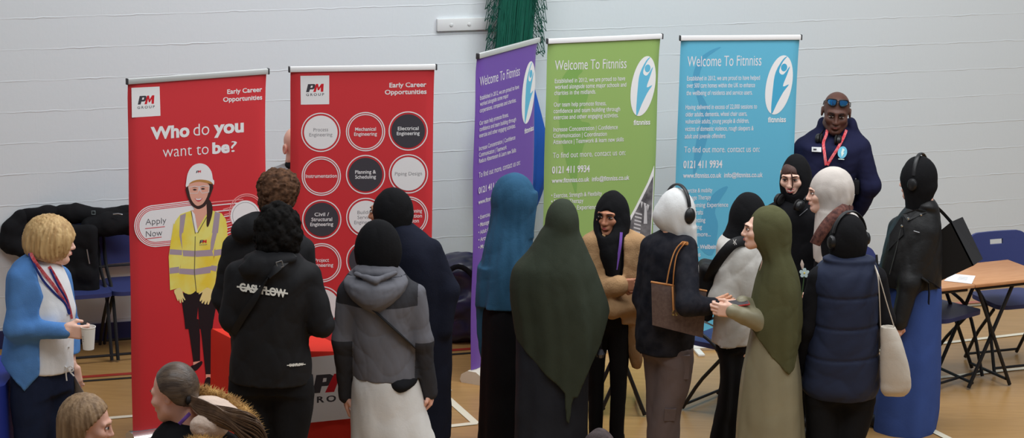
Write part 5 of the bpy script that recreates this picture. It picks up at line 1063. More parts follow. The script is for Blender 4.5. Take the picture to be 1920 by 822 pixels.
# ---- 11 girl with the backpack
def p_back():
    P=Person('person in a black hijab and cream sweatshirt wearing a black backpack',1400,360,1.58,'fair'); P.head(1404,402,150,3,0,.98)
    L=arm3(P,(1380,478,-.08),(1356,560,-.12),(1372,608,.02)); R=arm3(P,(1420,478,.05),(1424,560,.08),(1400,590,.16))
    P.body(P.w(1390,445),[L,R],[P.hand(L[2],(.5,.6,0),(0,1,0),.6,1),P.hand(R[2],(-.4,.7,0),(0,1,0),.6,-1)],pel=P.w(1372,650)); P.face(); P.shoes(SHOE)
    hijab(P,[(360,1391,1413,.04),(364,1379,1425,.066),(375,1372,1434,.09),(395,1368,1440,.1),(415,1366,1439,.1),(432,1360,1431,.1),(446,1355,1420,.1),(452,1360,1414,.09)],BLKH,seed=131,cut=None)
    J=garment(P,'sweatshirt',[(440,1356,1414,.085),(452,1345,1424,.115),(478,1342,1434,.14),(520,1340,1432,.15),(580,1339,1420,.15),(620,1337,1410,.15),(642,1335,1406,.15)],cloth('sweatshirt_cream',(196,193,187),bump=.25,scale=70,var=.04),[L,R],seed=133,amp=.009,lam=.13,r=(.085,.078,.055))
    q=MB(); q.add([surf(P,[(440,1356,1414,.085),(480,1342,1434,.14),(520,1340,1432,.15),(642,1335,1406,.15)],x,y,.014) for x,y in ((1346,486),(1362,478),(1356,500),(1345,515))],[(0,1,2,3)]); P.mb('purple_print',q,mat('print_violet',(150,112,160),.7,c2=(206,180,200),vscale=40),J)
    legs(P,cloth('trouser_black',(24,24,26)),[(644,1344,1378,.09,-.02),(700,1350,1376,.09),(760,1344,1372,.09),(822,1331,1364,.085),(880,1328,1362,.08)],[(644,1362,1400,.09,.02),(700,1366,1398,.09),(760,1360,1392,.09),(822,1352,1386,.085),(880,1350,1384,.08)],[(640,1346,1398,.11),(652,1344,1400,.11)])
    t=empty('backpack',P.o+P.w(1326,610,.03),'black backpack hanging off the shoulder of the cream sweatshirt wearer','bag'); O=P.w(1326,610,.03); BP=mat('backpack_black',(20,20,22),.6,.3,60)
    f=SDF(); f.box(P.w(1322,545,.03)-O,(.062,.10,.17),.04,.02,R=rotm(0,0,8)); f.box(P.w(1308,570,.0)-O,(.03,.07,.09),.025,.02,R=rotm(0,0,8)); f.disp=wrinkle(5,.005,.1); link('pack_body',to_mesh('pack_body',[f.mesh(.009)]),BP,t)
    q=MB(); q.tube(spline([p-O for p in (P.w(1418,470,-.06),P.w(1400,453,-.11),P.w(1378,456,-.16),P.w(1360,472,-.17),P.w(1340,500,-.14),P.w(1326,530,-.05))],6,False),.030,8,flat=.3,nrm=(.2,-1,.5)); s_=q.build('strap',BP,t)
    q=MB(); c=P.w(1377,454,-.195)-O
    for a,b in (((-2,-4),(1,6)),((1,0),(4,5)),((3,-5),(1,0)),((1,0),(-2,3))): q.tube([c+np.array([a[0]*.003,0,-a[1]*.003]),c+np.array([b[0]*.003,0,-b[1]*.003])],.0022,5)
    q.build('strap_emblem',mat('emblem_white',(220,218,214),.6),s_)
    q=MB(); q.tube(spline([p-O for p in (P.w(1318,602,-.06),P.w(1326,606,-.07),P.w(1338,612,-.06))],5,False),.016,6,flat=.3,nrm=(0,0,1)); q.build('side_strap',mat('strap_grey',(150,150,150),.6),t)
p_back()
# ---- 12 woman in the olive hijab
def p_olive():
    P=Person('person in profile in an olive green hijab and satin sage dress, mouth open',1440,384,1.64,'fair'); P.head(1428,428,-86,0,0,.92)
    N_=arm3(P,(1456,515,-.03),(1438,606,-.07),(1372,584,-.16)); Fa=arm3(P,(1445,515,.10),(1425,590,.08),(1392,568,-.08))
    P.body(P.w(1450,480),[N_,Fa],[P.hand(P.w(1374,584,-.16),(-1,-.12,.12),(0,1,0),.95,1,.95),P.hand(P.w(1390,569,-.08),(-1,0,0),(0,.1,-1),.5,1,.95)],mouth=1.6); P.face(lip=(184,100,96)); P.shoes(SHOE)
    hem=hem_px(P,[(1380,590),(1400,606),(1412,626),(1440,661),(1465,689),(1478,701),(1490,696),(1502,655),(1520,640)],-.14)
    hijab(P,[(384,1433,1450,.035),(388,1419,1464,.062),(395,1409,1474,.082),(410,1402,1481,.097),(430,1403,1485,.102),(448,1409,1485,.102),(460,1416,1483,.102),(474,1424,1482,.105),(486,1429,1486,.115),(505,1424,1493,.135),(530,1416,1499,.155),(560,1409,1503,.165),(600,1403,1502,.172),(650,1402,1500,.172),(702,1402,1500,.17)],cloth('hijab_olive',(80,80,54),bump=.25,scale=150,var=.07),None,dict(c=(0,-.122,-.047),r=(.06,.055,.069)),seed=141,amp=.007,folds=((7,.01,.03,1,3),(12,.008,.022,0,-3)),hemf=hem,lam=.12)
    SAT=mat('satin_sage',(134,128,104),.4,.15,30,spec=.5,var=.06)
    skirt(P,'dress',[(480,1434,1482,.10),(560,1420,1496,.13),(640,1404,1494,.155),(700,1392,1500,.175),(760,1385,1504,.19),(822,1380,1507,.2),(916,1378,1510,.21)],SAT,folds=((7,.0,.045,1,1.0),(11,.0,.02,2,-.8)))
    f=SDF(); sleeves(f,[N_,Fa],(.05,.07,.040)); f.disp=wrinkle(145,.005,.09); P.add('sleeves',SAT,f,.008)
    t=P.o+P.w(1384,569,-.12); q=MB(); q.box((0,0,0),(.058,.035,.0045),bev=.003); o=q.build('smartphone',mat('phone_red',(170,60,58),.35)); o.location=Vector(t); o.rotation_euler=(.2,-.12,.15); tag(o,'red-cased phone held by the olive hijab wearer','phone')
    q=MB(); q.box((0,0,.0049),(.054,.031,.0006)); q.build('screen',mat('screen_dark',(40,30,34),.1,spec=.6),o)
p_olive()
# ---- 13 smiling woman with headphones round the neck
def p_smile():
    P=Person('laughing person in a black coat and hijab, loose brown strand, facing the camera',1490,288,1.66,'fair'); P.head(1488,328,-20,9,-4,.99)
    L=arm3(P,(1450,405,0),(1446,490,-.02),(1470,550,-.15)); R=arm3(P,(1545,405,0),(1552,490,0),(1530,550,-.12))
    P.body(P.w(1493,380),[L,R],[P.hand(L[2],(.5,-.3,-.3),(0,1,0),.6,1),P.hand(R[2],(-.5,-.3,-.3),(0,1,0),.6,-1)]); P.face(lip=(190,96,100),smile=1.25,lipw=1.12); P.shoes(SHOE)
    hijab(P,[(288,1483,1502,.035),(291,1473,1512,.062),(300,1466,1518,.087),(315,1462,1521,.102),(340,1462,1522,.106),(362,1465,1521,.106),(380,1470,1520,.1),(392,1474,1518,.1)],BLKH,seed=151,cut=dict(c=(.008,-.118,-.020),r=(.068,.072,.078)))
    f=SDF(); P.hf(f); f.ell((0,-.018,.024),(.069,.070,.061),.0); f.ell((0.006,-.11,-.040),(.056,.075,.082),.008,'s'); f.frame(); HB=mat('hair_brown',(70,48,42),.5,.5,30,stretch=(5,5,.4)); P.add('hair',HB,f,.005)
    q=MB(); q.tube(spline([P.H(p) for p in ((.006,-.095,.062),(.016,-.105,.04),(.02,-.108,.01),(.018,-.105,-.03),(.006,-.106,-.062))],6,False),[.0062]*12+[.005]*8+[.003]*5 if 0 else .0042,6); P.mb('hair_strand',q,HB)
    jr=[(372,1470,1522,.085),(380,1455,1538,.11),(396,1443,1552,.14),(430,1439,1556,.15),(500,1440,1556,.15),(600,1442,1556,.16),(690,1444,1556,.16)]
    C=garment(P,'coat',jr,cloth('coat_black',(22,22,25)),[L,R],seed=153,r=(.07,.062,.05))
    q=MB(); q.tube([surf(P,jr,1499,405,.01),surf(P,jr,1507,398,.012),surf(P,jr,1514,392,.014)],.0025,6); P.mb('zip',q,mat('zip_dull',(110,110,114),.4,metal=.6),C)
    legs(P,BLK,[(680,1448,1500,.09),(800,1452,1495,.07)],[(680,1496,1552,.09),(800,1500,1548,.07)])
    headphones(P,'black headphones hung round the neck of the laughing person',loc=P.w(1481,376,-.10),R=rotm(-28,-62,14),up=.12,w=.07)
p_smile()
# ---- 14 woman in the cream hijab
def p_cream():
    P=Person('person in profile in a cream hijab with a brown patterned scarf at the neck',1560,312,1.66,'fair'); P.head(1548,359,-86,4,0,.97)
    L=arm3(P,(1560,440,-.12),(1556,510,-.12),(1530,560,-.14)); R=arm3(P,(1575,440,.12),(1565,510,.12),(1540,560,.05))
    P.body(P.w(1568,410),[L,R],[P.hand(L[2],(-.6,.1,-.4),(0,1,0),.6,1),P.hand(R[2],(-.6,.1,-.4),(0,1,0),.6,-1)]); P.face(lip=(170,84,84)); P.shoes(SHOE)
    def ex(f): f.loft(P.rows([(395,1530,1585,.10,.0),(430,1527,1572,.13,-.01),(460,1525,1568,.15),(487,1526,1560,.155)]),.03)
    hijab(P,[(312,1551,1570,.035),(316,1536,1583,.062),(325,1524,1592,.082),(340,1518,1599,.097),(355,1519,1602,.102),(370,1526,1601,.102),(385,1530,1595,.1),(400,1532,1590,.1),(415,1536,1590,.11)],cloth('hijab_cream',(190,182,175),bump=.2,scale=140,var=.04),ex,dict(c=(0,-.118,-.042),r=(.056,.058,.072)),seed=161,amp=.006,folds=((8,.012,.05,1,3),(13,.008,.02,0,-2)))
    garment(P,'jacket',[(395,1556,1600,.09),(408,1545,1610,.12),(440,1540,1616,.15),(490,1538,1616,.16),(500,1538,1616,.16)],cloth('jacket_cream',(204,198,192),var=.04),[],seed=163)
    garment(P,'coat',[(486,1526,1612,.15),(560,1524,1612,.16),(640,1526,1610,.16),(700,1528,1608,.16)],BLK,[L,R],seed=164)
    q=MB(); q.tube(spline([P.w(x,y,d) for x,y,d in ((1592,384,.02),(1585,392,-.10),(1570,402,-.155),(1552,420,-.185),(1538,440,-.20),(1528,458,-.20))],6,False),.036,10,flat=.45,nrm=(.5,-.6,.6)); P.mb('neck_scarf',q,mat('scarf_brown',(104,66,58),.8,.3,60,c2=(58,34,32),vscale=45))
    legs(P,BLK,[(690,1530,1572,.09),(806,1532,1568,.07)],[(690,1566,1608,.09),(806,1568,1604,.07)])
p_cream()
# ---- 15 girl in the navy padded vest
def p_puffer():
    P=Person('person from behind in a navy padded gilet and black hijab',1590,402,1.58,'fair'); P.head(1590,448,-152,3,0,1.0)
    L=arm3(P,(1538,522,0),(1512,615,0),(1502,690,.06)); R=arm3(P,(1640,522,0),(1656,595,.0),(1650,640,.16))
    P.body(P.w(1588,495),[L,R],[P.hand(L[2],(.0,.4,-.8),(1,0,0),.6,-1),P.hand(R[2],(-.1,.8,-.2),(-1,0,0),.8,1)],pel=P.w(1576,690)); P.face(); P.shoes(SHOE)
    hijab(P,[(401,1579,1602,.04),(405,1567,1614,.066),(415,1559,1621,.09),(435,1555,1626,.104),(455,1554,1626,.105),(470,1557,1624,.1),(482,1562,1620,.095)],BLKH,seed=171,cut=None)
    vr=[(478,1564,1618,.09),(487,1548,1636,.115),(502,1531,1647,.145),(522,1524,1650,.165),(560,1526,1648,.178),(600,1524,1647,.182),(650,1514,1649,.188),(700,1506,1649,.192),(728,1503,1646,.192),(740,1510,1640,.175)]
    zs=[P.w(1580,y,-.17)[2] for y in (563,620,678)]
    f=SDF(); f.loft(P.rows(vr),.03); f.ell(P.w(1592,486,-.02),(.145,.10,.032),.02); w1=wrinkle(173,.007,.12)
    f.disp=lambda X,Y,Z:(w1(X,Y,Z)-sum(.0075*np.exp(-((Z-z-.006*np.sin(X*9))/.009)**2) for z in zs)).astype(f32); P.add('gilet',cloth('gilet_navy',(40,46,66),.6,.2,30,var=.06),f,.008)
    f=SDF(); sleeves(f,[L,R],(.064,.062,.05)); f.cap(L[0],R[0],.06,.06,.03); f.disp=wrinkle(174,.006,.1); P.add('sleeves',BLK,f,.009)
    legs(P,cloth('trouser_black',(24,24,26)),[(730,1508,1580,.12),(822,1512,1574,.11),(918,1514,1570,.1)],[(730,1566,1642,.12),(780,1566,1636,.11),(822,1566,1622,.11),(918,1568,1616,.1)],[(720,1510,1640,.15),(745,1508,1642,.14)])
    headphones(P,'black headphones worn over the hijab of the padded gilet wearer',up=.134,w=.106)
    t=empty('tote_bag',P.o+P.w(1678,742,-.10),'cream canvas tote bag on the shoulder of the padded gilet wearer','bag'); O=P.w(1678,742,-.10); CV=cloth('canvas_cream',(192,184,172),bump=.25,scale=120,var=.04)
    f=SDF(); f.loft([(r[0]-O[2],r[1]-O[0],r[2]-O[1],r[3],r[4]) for r in P.rows([(611,1649,1679,.035,-.10),(640,1650,1691,.055),(680,1650,1703,.065),(715,1651,1708,.06),(735,1652,1704,.045),(743,1658,1696,.02)])],.02); f.ell(P.w(1664,611,-.10)-O,(.034,.026,.022),.01,'s'); f.disp=wrinkle(9,.004,.1,(1,1,3)); link('bag_body',to_mesh('bag_body',[f.mesh(.007)]),CV,t)
    for pts in ([(1640,500,-.06),(1646,520,-.16),(1649,560,-.17),(1651,613,-.13)],[(1640,500,-.06),(1650,525,-.15),(1663,570,-.14),(1677,615,-.10)]):
        q=MB(); q.tube(spline([P.w(*p)-O for p in pts],6,False),.010,6,flat=.3,nrm=(1,0,0)); q.build('handle',CV,t)
p_puffer()
# ---- 16 man with sunglasses on the forehead
def p_man():
    P=Person('person in a navy hooded top with a red lanyard, sunglasses on the forehead',1570,180,1.675,'deep'); P.head(1568,210,-6,8,3,1.13)
    L=arm3(P,(1508,280,.02),(1494,360,.05),(1530,420,.02)); R=arm3(P,(1612,280,0),(1631,348,-.02),(1606,400,.10))
    P.body(P.w(1566,262),[L,R],[P.hand(L[2],(.3,-.2,-.8),(0,1,0),.6,1,1.05),P.hand(R[2],(-.6,.3,-.5),(0,1,0),.7,-1,1.05)],male=1); P.face(brow=(30,20,18),lip=(120,72,66)); P.shoes(SHOE)
    jr=[(234,1546,1600,.045,.10),(246,1522,1612,.085,.06),(258,1506,1622,.12,.03),(270,1498,1622,.145,0),(290,1496,1620,.16),(330,1494,1604,.16),(400,1496,1600,.16),(470,1498,1604,.16),(500,1500,1604,.16)]
    def ex(f): f.ell(P.w(1543,240,.09),(.04,.08,.075),.03); f.ell(P.w(1596,241,.09),(.04,.08,.075),.03); f.ell(P.w(1567,240,.12),(.11,.04,.07),.03)
    J=garment(P,'hoodie',jr,cloth('hoodie_navy',(30,32,58),var=.06),[L,R],seed=181,amp=.006,extra=ex,r=(.078,.07,.052))
    RL=mat('lanyard_red',(196,40,52),.6); S_=lambda x,y,o=.014:surf(P,jr,x,y,o+.012)
    lanyard(P,[P.w(1551,244,-.06),P.w(1549,254,-.10),S_(1544,268),S_(1546,288),S_(1549,310)],RL,wdt=.011); lanyard(P,[P.w(1587,244,-.06),P.w(1582,257,-.10),S_(1572,276),S_(1560,295),S_(1551,310)],RL,wdt=.011)
    q=MB(); Q=[S_(1522,276,.012),S_(1540,276.5,.012),S_(1540,285.5,.012),S_(1522,284.5,.012)]; q.add(Q+[p+np.array([0,.004,0]) for p in Q],[(0,1,2,3),(7,6,5,4),(0,4,5,1),(1,5,6,2),(2,6,7,3),(3,7,4,0)]); b=P.mb('name_badge',q,mat('badge_white',(216,218,218),.5),J)
    q=MB(); q.add([S_(1525,279,.0135),S_(1531,279,.0135),S_(1531,281.5,.0135),S_(1525,281.5,.0135)],[(0,1,2,3)]); P.mb('badge_print',q,INKD,b)
    q=MB(); N=20; q.add([S_(1579.5+10*math.cos(a)*math.cos(.5)-9*math.sin(a)*math.sin(.5)*-1*.3,286+11*math.sin(a)-3*math.cos(a),.014) for a in np.linspace(0,2*PI,N,endpoint=False)],[tuple(range(N))]); lg=P.mb('chest_logo',q,mat('logo_sky',(104,176,200),.6),J)
    q=MB(); q.add([S_(x,y,.0165) for x,y in ((1580,278),(1584,281),(1581,286),(1583,287),(1578,295),(1577,286))],[tuple(range(6))]); q.add([S_(x,y,.0165) for x,y in ((1572,297.5),(1583,298.5),(1583,300),(1572,299))],[tuple(range(4))]); P.mb('logo_figure',q,mat('logo_pale',(206,226,216),.6),lg)
    legs(P,BLK,[(480,1502,1552,.1),(600,1506,1548,.08),(660,1508,1546,.07)],[(480,1548,1600,.1),(600,1552,1594,.08),(660,1554,1592,.07)])
    q=MB(); q.box((0,0,0),(.024,.03,.05),bev=.01); o=q.build('pouch',mat('pouch_black',(20,20,22),.5)); o.location=Vector(P.o+P.w(1604,350,-.05)); tag(o,'black pouch at the elbow of the navy hooded top wearer','pouch')
    q=MB(); q.tube([(.0,0,.045),(-.01,.03,.08)],.006,6); q.build('pouch_clip',mat('clip_grey',(120,120,124),.4),o)
    headphones(P,'dark headphones hung round the neck of the red lanyard wearer',loc=P.w(1554,258,-.09),R=rotm(-16,-70,0),up=.135,w=.062)
    # sunglasses
    c=P.H((0,-.071,.080)); t=empty('sunglasses',P.o+c,'mirrored blue sunglasses pushed up on the forehead above the red lanyard','sunglasses'); R3=P.hR@rotm(0,-14,0); GB=mat('frame_black',(18,18,20),.3,spec=.5)
    for e in (-1,1):
        pts=spline([(e*.008,.014),(e*.03,.019),(e*.058,.014),(e*.056,-.008),(e*.038,-.02),(e*.014,-.016)],5)
        def X(p): return R3@(np.array([p[0],-.012+ (abs(p[0])**2)*9,p[1]])*P.hs)
        q=MB(); q.tube([X(p) for p in pts],.0038,6,closed=True); fr=q.build('rim',GB,t)
        q=MB(); n=len(pts); q.add([X(p) for p in pts]+[R3@(np.array([e*.034,-.008,-.0])*P.hs)],[(i,(i+1)%n,n) for i in range(n)]); q.build('lens',mat('lens_mirror',(60,130,190),.06,metal=.85,spec=.8),t)
        q=MB(); q.tube([X((e*.058,.012)),R3@(np.array([e*.078,.06,.0])*P.hs),R3@(np.array([e*.08,.10,-.025])*P.hs)],.003,6); q.build('temple',GB,t)
    q=MB(); q.tube([R3@(np.array([x,-.0125,.009])*P.hs) for x in (-.01,0,.01)],.003,6); q.build('bridge',GB,t)
p_man()
# ---- 17 woman in the leather jacket
def p_leather():
    P=Person('person in a black leather jacket, black hijab and long blue skirt',1725,292,1.68,'pink'); P.head(1722,338,-122,3,0,1.0)
    N_=arm3(P,(1733,436,-.08),(1706,530,-.15),(1687,604,-.19)); Fa=arm3(P,(1690,430,.10),(1668,510,.12),(1660,560,.0))
    P.body(P.w(1722,400),[N_,Fa],[P.hand(N_[2],(-.25,-.1,-1),(-.2,1,0),.7,-1,.9),P.hand(Fa[2],(-.4,-.3,-.6),(1,0,0),.7,1,.9)],pel=P.w(1712,560),feet=[P.w(1672,808,-.06)*np.array([1,1,0]),P.w(1724,800,.02)*np.array([1,1,0])]); P.face(); P.shoes(SHOE)
    hijab(P,[(292,1713,1732,.035),(296,1701,1742,.062),(305,1693,1750,.087),(320,1688,1755,.1),(335,1688,1758,.106),(350,1690,1758,.106),(365,1694,1751,.1),(378,1697,1746,.095),(392,1698,1744,.09)],BLKH,seed=191,cut=dict(r=(.05,.06,.075)))
    jr=[(374,1716,1752,.075),(386,1702,1759,.1),(402,1688,1763,.13),(430,1672,1765,.155),(470,1657,1766,.17),(500,1650,1766,.172),(520,1647,1766,.17),(533,1650,1764,.165)]
    LE=mat('leather_black',(27,27,28),.5,.3,60,spec=.3)
    def ex(f): f.ell(P.w(1735,384,-.02),(.07,.095,.035),.02,R=rotm(0,0,14))
    J=garment(P,'jacket',jr,LE,[N_,Fa],seed=193,amp=.007,lam=.12,r=(.078,.066,.05),extra=ex,h=.008)
    def flap(pts,name,o=.014,dn=.01):
        q=MB(); Q=[surf(P,jr,x,y,o) for x,y in pts]; n=len(Q); q.add(Q+[p+np.array([0,dn,-.002]) for p in Q],[tuple(range(n)),tuple(range(n,2*n))[::-1]]+[(i,(i+1)%n,n+(i+1)%n,n+i) for i in range(n)]); return P.mb(name,q,LE,J)
    flap([(1692,402),(1720,392),(1738,398),(1702,415)],'lapel',.022); flap([(1690,405),(1694,440),(1665,470),(1668,440)],'lapel',.02)
    for x,y in ((1703,410),(1727,403),(1691,424)): q=MB(); q.lathe([(.0001,.005),(.006,.003),(.007,0)],surf(P,jr,x,y,.028),10,Matrix.Rotation(PI/2,3,'X')); P.mb('stud',q,mat('stud_silver',(206,206,206),.2,metal=.9),J)
    q=MB(); q.tube([surf(P,jr,x,y,.012) for x,y in ((1689,430),(1680,470),(1668,515))],.003,6); P.mb('zip',q,mat('zip_dark',(90,90,92),.3,metal=.7),J); q=MB(); q.tube([surf(P,jr,x,y,.03) for x,y in ((1713,434),(1724,437))],.005,6); P.mb('zip',q,mat('zip_dark',(90,90,92),.3,metal=.7),J)
    q=MB(); q.tube([surf(P,jr,1728,520,.022),surf(P,jr,1741,530,.028),P.w(1742,550,-.19),P.w(1741,570,-.185)],.024,6,flat=.2,nrm=(1,0,0)); q.tube([surf(P,jr,1740,526,.024),surf(P,jr,1752,533,.022),surf(P,jr,1761,541,.02)],.012,6,flat=.3,nrm=(0,0,1)); P.mb('belt_strap',q,LE,J)
    skirt(P,'skirt',[(512,1662,1764,.15),(560,1661,1765,.162),(620,1658,1764,.175),(700,1648,1762,.19),(780,1637,1757,.205),(807,1634,1752,.21)],cloth('skirt_blue',(56,78,138),bump=.2,scale=90,var=.05),folds=((5,.0,.03,1,.8),(9,.0,.02,2,-.8)))
    headphones(P,'black headphones worn over the hijab of the leather jacket wearer',up=.140,w=.104)
    t=empty('tote_bag',P.o+P.w(1795,520,.08),'large black tote bag behind the leather jacket shoulder','bag'); O=P.w(1795,520,.08); BB=mat('tote_black',(14,14,15),.7); BG=mat('tote_dark_panel',(38,38,40),.6,.2,60)
    A=[(1764,432),(1784,416),(1826,498),(1764,527)]; fr=[P.w(x,y,-.02)-O for x,y in A]; bk=[P.w(x,y,.16)-O for x,y in ((1784,424),(1805,407),(1843,486),(1784,515))]
    q=MB(); q.add(fr+bk,[(0,1,2,3),(7,6,5,4),(2,6,7,3),(3,7,4,0)]); q.build('bag_body',BB,t,smooth=False)
    q=MB(); G=[fr[1],bk[1],bk[2],fr[2]]; q.add(G+[g+np.array([-.008,.0,-.006]) for g in G],[(0,1,2,3),(7,6,5,4),(0,4,5,1),(1,5,6,2),(2,6,7,3),(3,7,4,0)]); q.build('gusset',BG,t,smooth=False)
    q=MB(); q.tube(spline([P.w(x,y,d)-O for x,y,d in ((1752,386,-.02),(1760,392,.02),(1772,404,.04),(1786,420,.05))],5,False),.011,6,flat=.4,nrm=(0,1,0)); q.build('strap',BB,t)
p_leather()
# ---- 18-20 people nearest the camera
def p_girl():
    P=Person('light brown-haired person at the bottom edge, below the paper cup',160,738,1.42,'pink','people in front'); P.head(166,793,92,10,0,.95)
    L=arm3(P,(110,890,0),(105,990,0),(130,1080,0)); R=arm3(P,(200,890,.08),(205,990,.1),(200,1080,.05)); P.body(P.w(148,858),[L,R],[P.hand(L[2],(0,0,-1),(1,0,0),.5,1),P.hand(R[2],(0,0,-1),(-1,0,0),.5,-1)]); P.face(brow=(140,110,84),lip=(190,110,104)); P.shoes(SHOE)
    f=SDF(); crown(P,f,[(737,148,172,.045),(741,134,190,.07),(750,121,203,.09),(766,112,211,.104),(790,107,208,.108),(815,107,192,.106),(840,108,180,.1),(880,112,175,.09),(910,120,165,.07)],(),.02)
    f.hem(hem_px(P,[(90,935),(148,925),(156,835),(163,807),(176,796),(190,783),(206,767),(225,755)],-.08)); f.frame(); f.disp=lambda X,Y,Z:(.003*np.sin(np.arctan2(Y,X-P.hc[0])*30+8*np.sin(Z*9))).astype(f32)
    P.add('hair',mat('hair_light_brown',(150,122,92),.5,.6,30,c2=(112,88,64),var=.1,stretch=(5,5,.35),vscale=9),f,.0065)
    garment(P,'jumper',[(850,120,180,.08),(870,95,205,.11),(900,82,222,.14),(1000,85,222,.15),(1100,88,220,.15),(1200,90,218,.15)],cloth('jumper_dark',(50,50,60)),[L,R],seed=201); legs(P,BLK,[(1180,92,155,.09),(1400,100,148,.07)],[(1180,150,216,.09),(1400,155,208,.07)])
p_girl()
def p_pony():
    P=Person('person with a long brown ponytail and a fur-trimmed hood, at the bottom edge',335,680,1.48,'pink','people in front'); P.head(326,736,-112,12,0,1.02)
    L=arm3(P,(300,850,.08),(280,950,.1),(270,1040,.0)); R=arm3(P,(420,850,-.06),(430,950,-.05),(400,1040,-.1)); P.body(P.w(345,800,-.01),[L,R],[P.hand(L[2],(0,0,-1),(1,0,0),.5,1),P.hand(R[2],(0,0,-1),(-1,0,0),.5,-1)]); P.face(brow=(90,66,50),lip=(190,110,104),eyes=False); P.shoes(SHOE)
    HP=mat('hair_brown_sleek',(90,73,58),.36,.5,26,c2=(58,45,36),var=.1,stretch=(.5,5,5),vscale=9,spec=.5)
    f=SDF(); crown(P,f,[(679,322,350,.05),(683,306,362,.08),(692,296,369,.098),(708,288,373,.108),(728,287,374,.11),(745,290,371,.106),(760,310,362,.09),(768,330,356,.06)],(),.02)
    f.hem(hem_px(P,[(260,690),(287,711),(300,734),(314,741),(330,757),(355,767),(390,767)],-.08)); f.frame(); P.add('hair',HP,f,.006)
    q=MB(); c=P.w(354,752,-.09); q.lathe([(.012,-.012),(.02,-.006),(.021,.006),(.012,.012)],c,14,Matrix.Rotation(PI/2,3,'Y')); tie=P.mb('hair_tie',q,mat('tie_black',(24,20,20),.7))
    q=MB(); rs=random.Random(5); base=[(354,752,-.09),(374,762,-.13),(400,772,-.17),(425,784,-.19),(450,796,-.2),(475,815,-.2),(492,840,-.2),(500,880,-.2)]
    for k in range(170):
        a=rs.uniform(0,2*PI); r=rs.random()**.5; P_=[]
        for j,b in enumerate(base):
            w=.012+.03*min(1,j/4)+(.01 if j>4 else 0); wv=.007*math.sin(j*1.7+a*2); P_.append(P.w(*b)+np.array([math.cos(a)*w*r*.5+wv,math.sin(a)*w*r*.8,math.sin(a+1)*w*r*1.1+wv+rs.uniform(-.003,.003)]))
        q.tube(spline(P_,3,False),[.0042*(1-.6*i/21) for i in range(22)],4)
    P.mb('ponytail',q,mat('hair_brown_strand',(104,80,60),.45,.3,40,c2=(76,56,42),vscale=20,spec=.45))
    C=garment(P,'coat',[(786,318,372,.07),(800,300,400,.11),(820,285,440,.15),(860,272,470,.17),(960,270,475,.18),(1060,272,472,.18),(1200,275,468,.18)],cloth('coat_black',(22,22,25)),[L,R],seed=211,amp=.006,r=(.08,.07,.055))
    q=MB(); q.tube(spline([P.w(x,y,d) for x,y,d in ((336,796,-.12),(346,786,-.11),(356,776,-.085))],5,False),.009,6,flat=.4,nrm=(.7,-.5,.3)); P.mb('purple_collar',q,mat('collar_purple',(104,70,150),.7))
    FL=cloth('fleece_pink',(206,184,168),.95,.8,70,var=.06)
    f=SDF(); f.ell(P.w(405,770,-.02),(.11,.10,.05),.03,R=rotm(0,0,18)); f.ell(P.w(392,800,-.15),(.085,.05,.06),.03); f.disp=wrinkle(213,.006,.05); hood=P.add('hood_lining',FL,f,.007)
    q=MB(); path=spline([(366,735,.06),(385,738,.08),(410,745,.08),(438,758,.06),(462,780,.0),(478,810,-.06),(480,845,-.12),(450,850,-.2),(410,838,-.23),(370,830,-.22),(345,845,-.2)],10,False); path=[P.w(*p) for p in path]; n=len(path)
    q.tube(path,.026,8)
    for k in range(5200):
        i=rs.randrange(n-1); t=rs.random(); p=path[i]*(1-t)+path[i+1]*t; d=np.array([rs.gauss(0,1),rs.gauss(0,1),rs.gauss(.25,1)]); d/=np.linalg.norm(d); l=rs.uniform(.016,.044); side=np.cross(d,[.3,.5,.8]); side/=np.linalg.norm(side)+1e-6; b=p+d*.018; s2=np.cross(d,side); tip=p+d*(.018+l)+np.array([rs.gauss(0,.006),0,-.008]); w=.0019
        q.add([b+side*w,b-side*w*.5+s2*w,b-side*w*.5-s2*w,tip],[(0,1,3),(1,2,3),(2,0,3)])
    q.build('fur_trim',mat('fur_tan',(178,138,80),.8,.2,40,c2=(136,98,54),vscale=18),P.root,auto=False)
    legs(P,BLK,[(1180,280,370,.1),(1440,300,360,.08)],[(1180,365,462,.1),(1440,380,440,.08)])
p_pony()
def p_top():
    P=Person('brown-haired person of whom only the top of the head shows at the bottom edge',1122,805,1.2,'pink','people in front'); P.head(1122,860,170,5,0,1.0)
    L=arm3(P,(1060,960,0),(1050,1050,0),(1060,1120,.05)); R=arm3(P,(1180,960,0),(1190,1050,0),(1180,1120,.05)); P.body(P.w(1122,930),[L,R],[P.hand(L[2],(0,0,-1),(1,0,0),.5,1),P.hand(R[2],(0,0,-1),(-1,0,0),.5,-1)]); P.face(); P.shoes(SHOE)
    f=SDF(); crown(P,f,[(804,1108,1136,.045),(808,1096,1150,.075),(816,1087,1159,.095),(830,1080,1166,.108),(860,1076,1169,.112),(890,1080,1165,.105),(915,1090,1155,.09)],(),.02); P.hf(f).ell((0,-.115,-.05),(.08,.06,.1),.01,'s'); f.frame(); f.disp=wrinkle(221,.004,.05); P.add('hair',mat('hair_mauve_brown',(84,70,70),.7,.6,40,c2=(60,50,50),var=.1,stretch=(5,5,.5)),f,.007)
    garment(P,'jumper',[(925,1095,1150,.08),(945,1065,1180,.11),(975,1045,1200,.14),(1100,1048,1196,.15),(1180,1050,1194,.15)],cloth('jumper_dark',(50,50,60)),[L,R],seed=223); legs(P,BLK,[(1160,1055,1125,.09),(1330,1065,1118,.07)],[(1160,1120,1190,.09),(1330,1128,1182,.07)])
p_top()
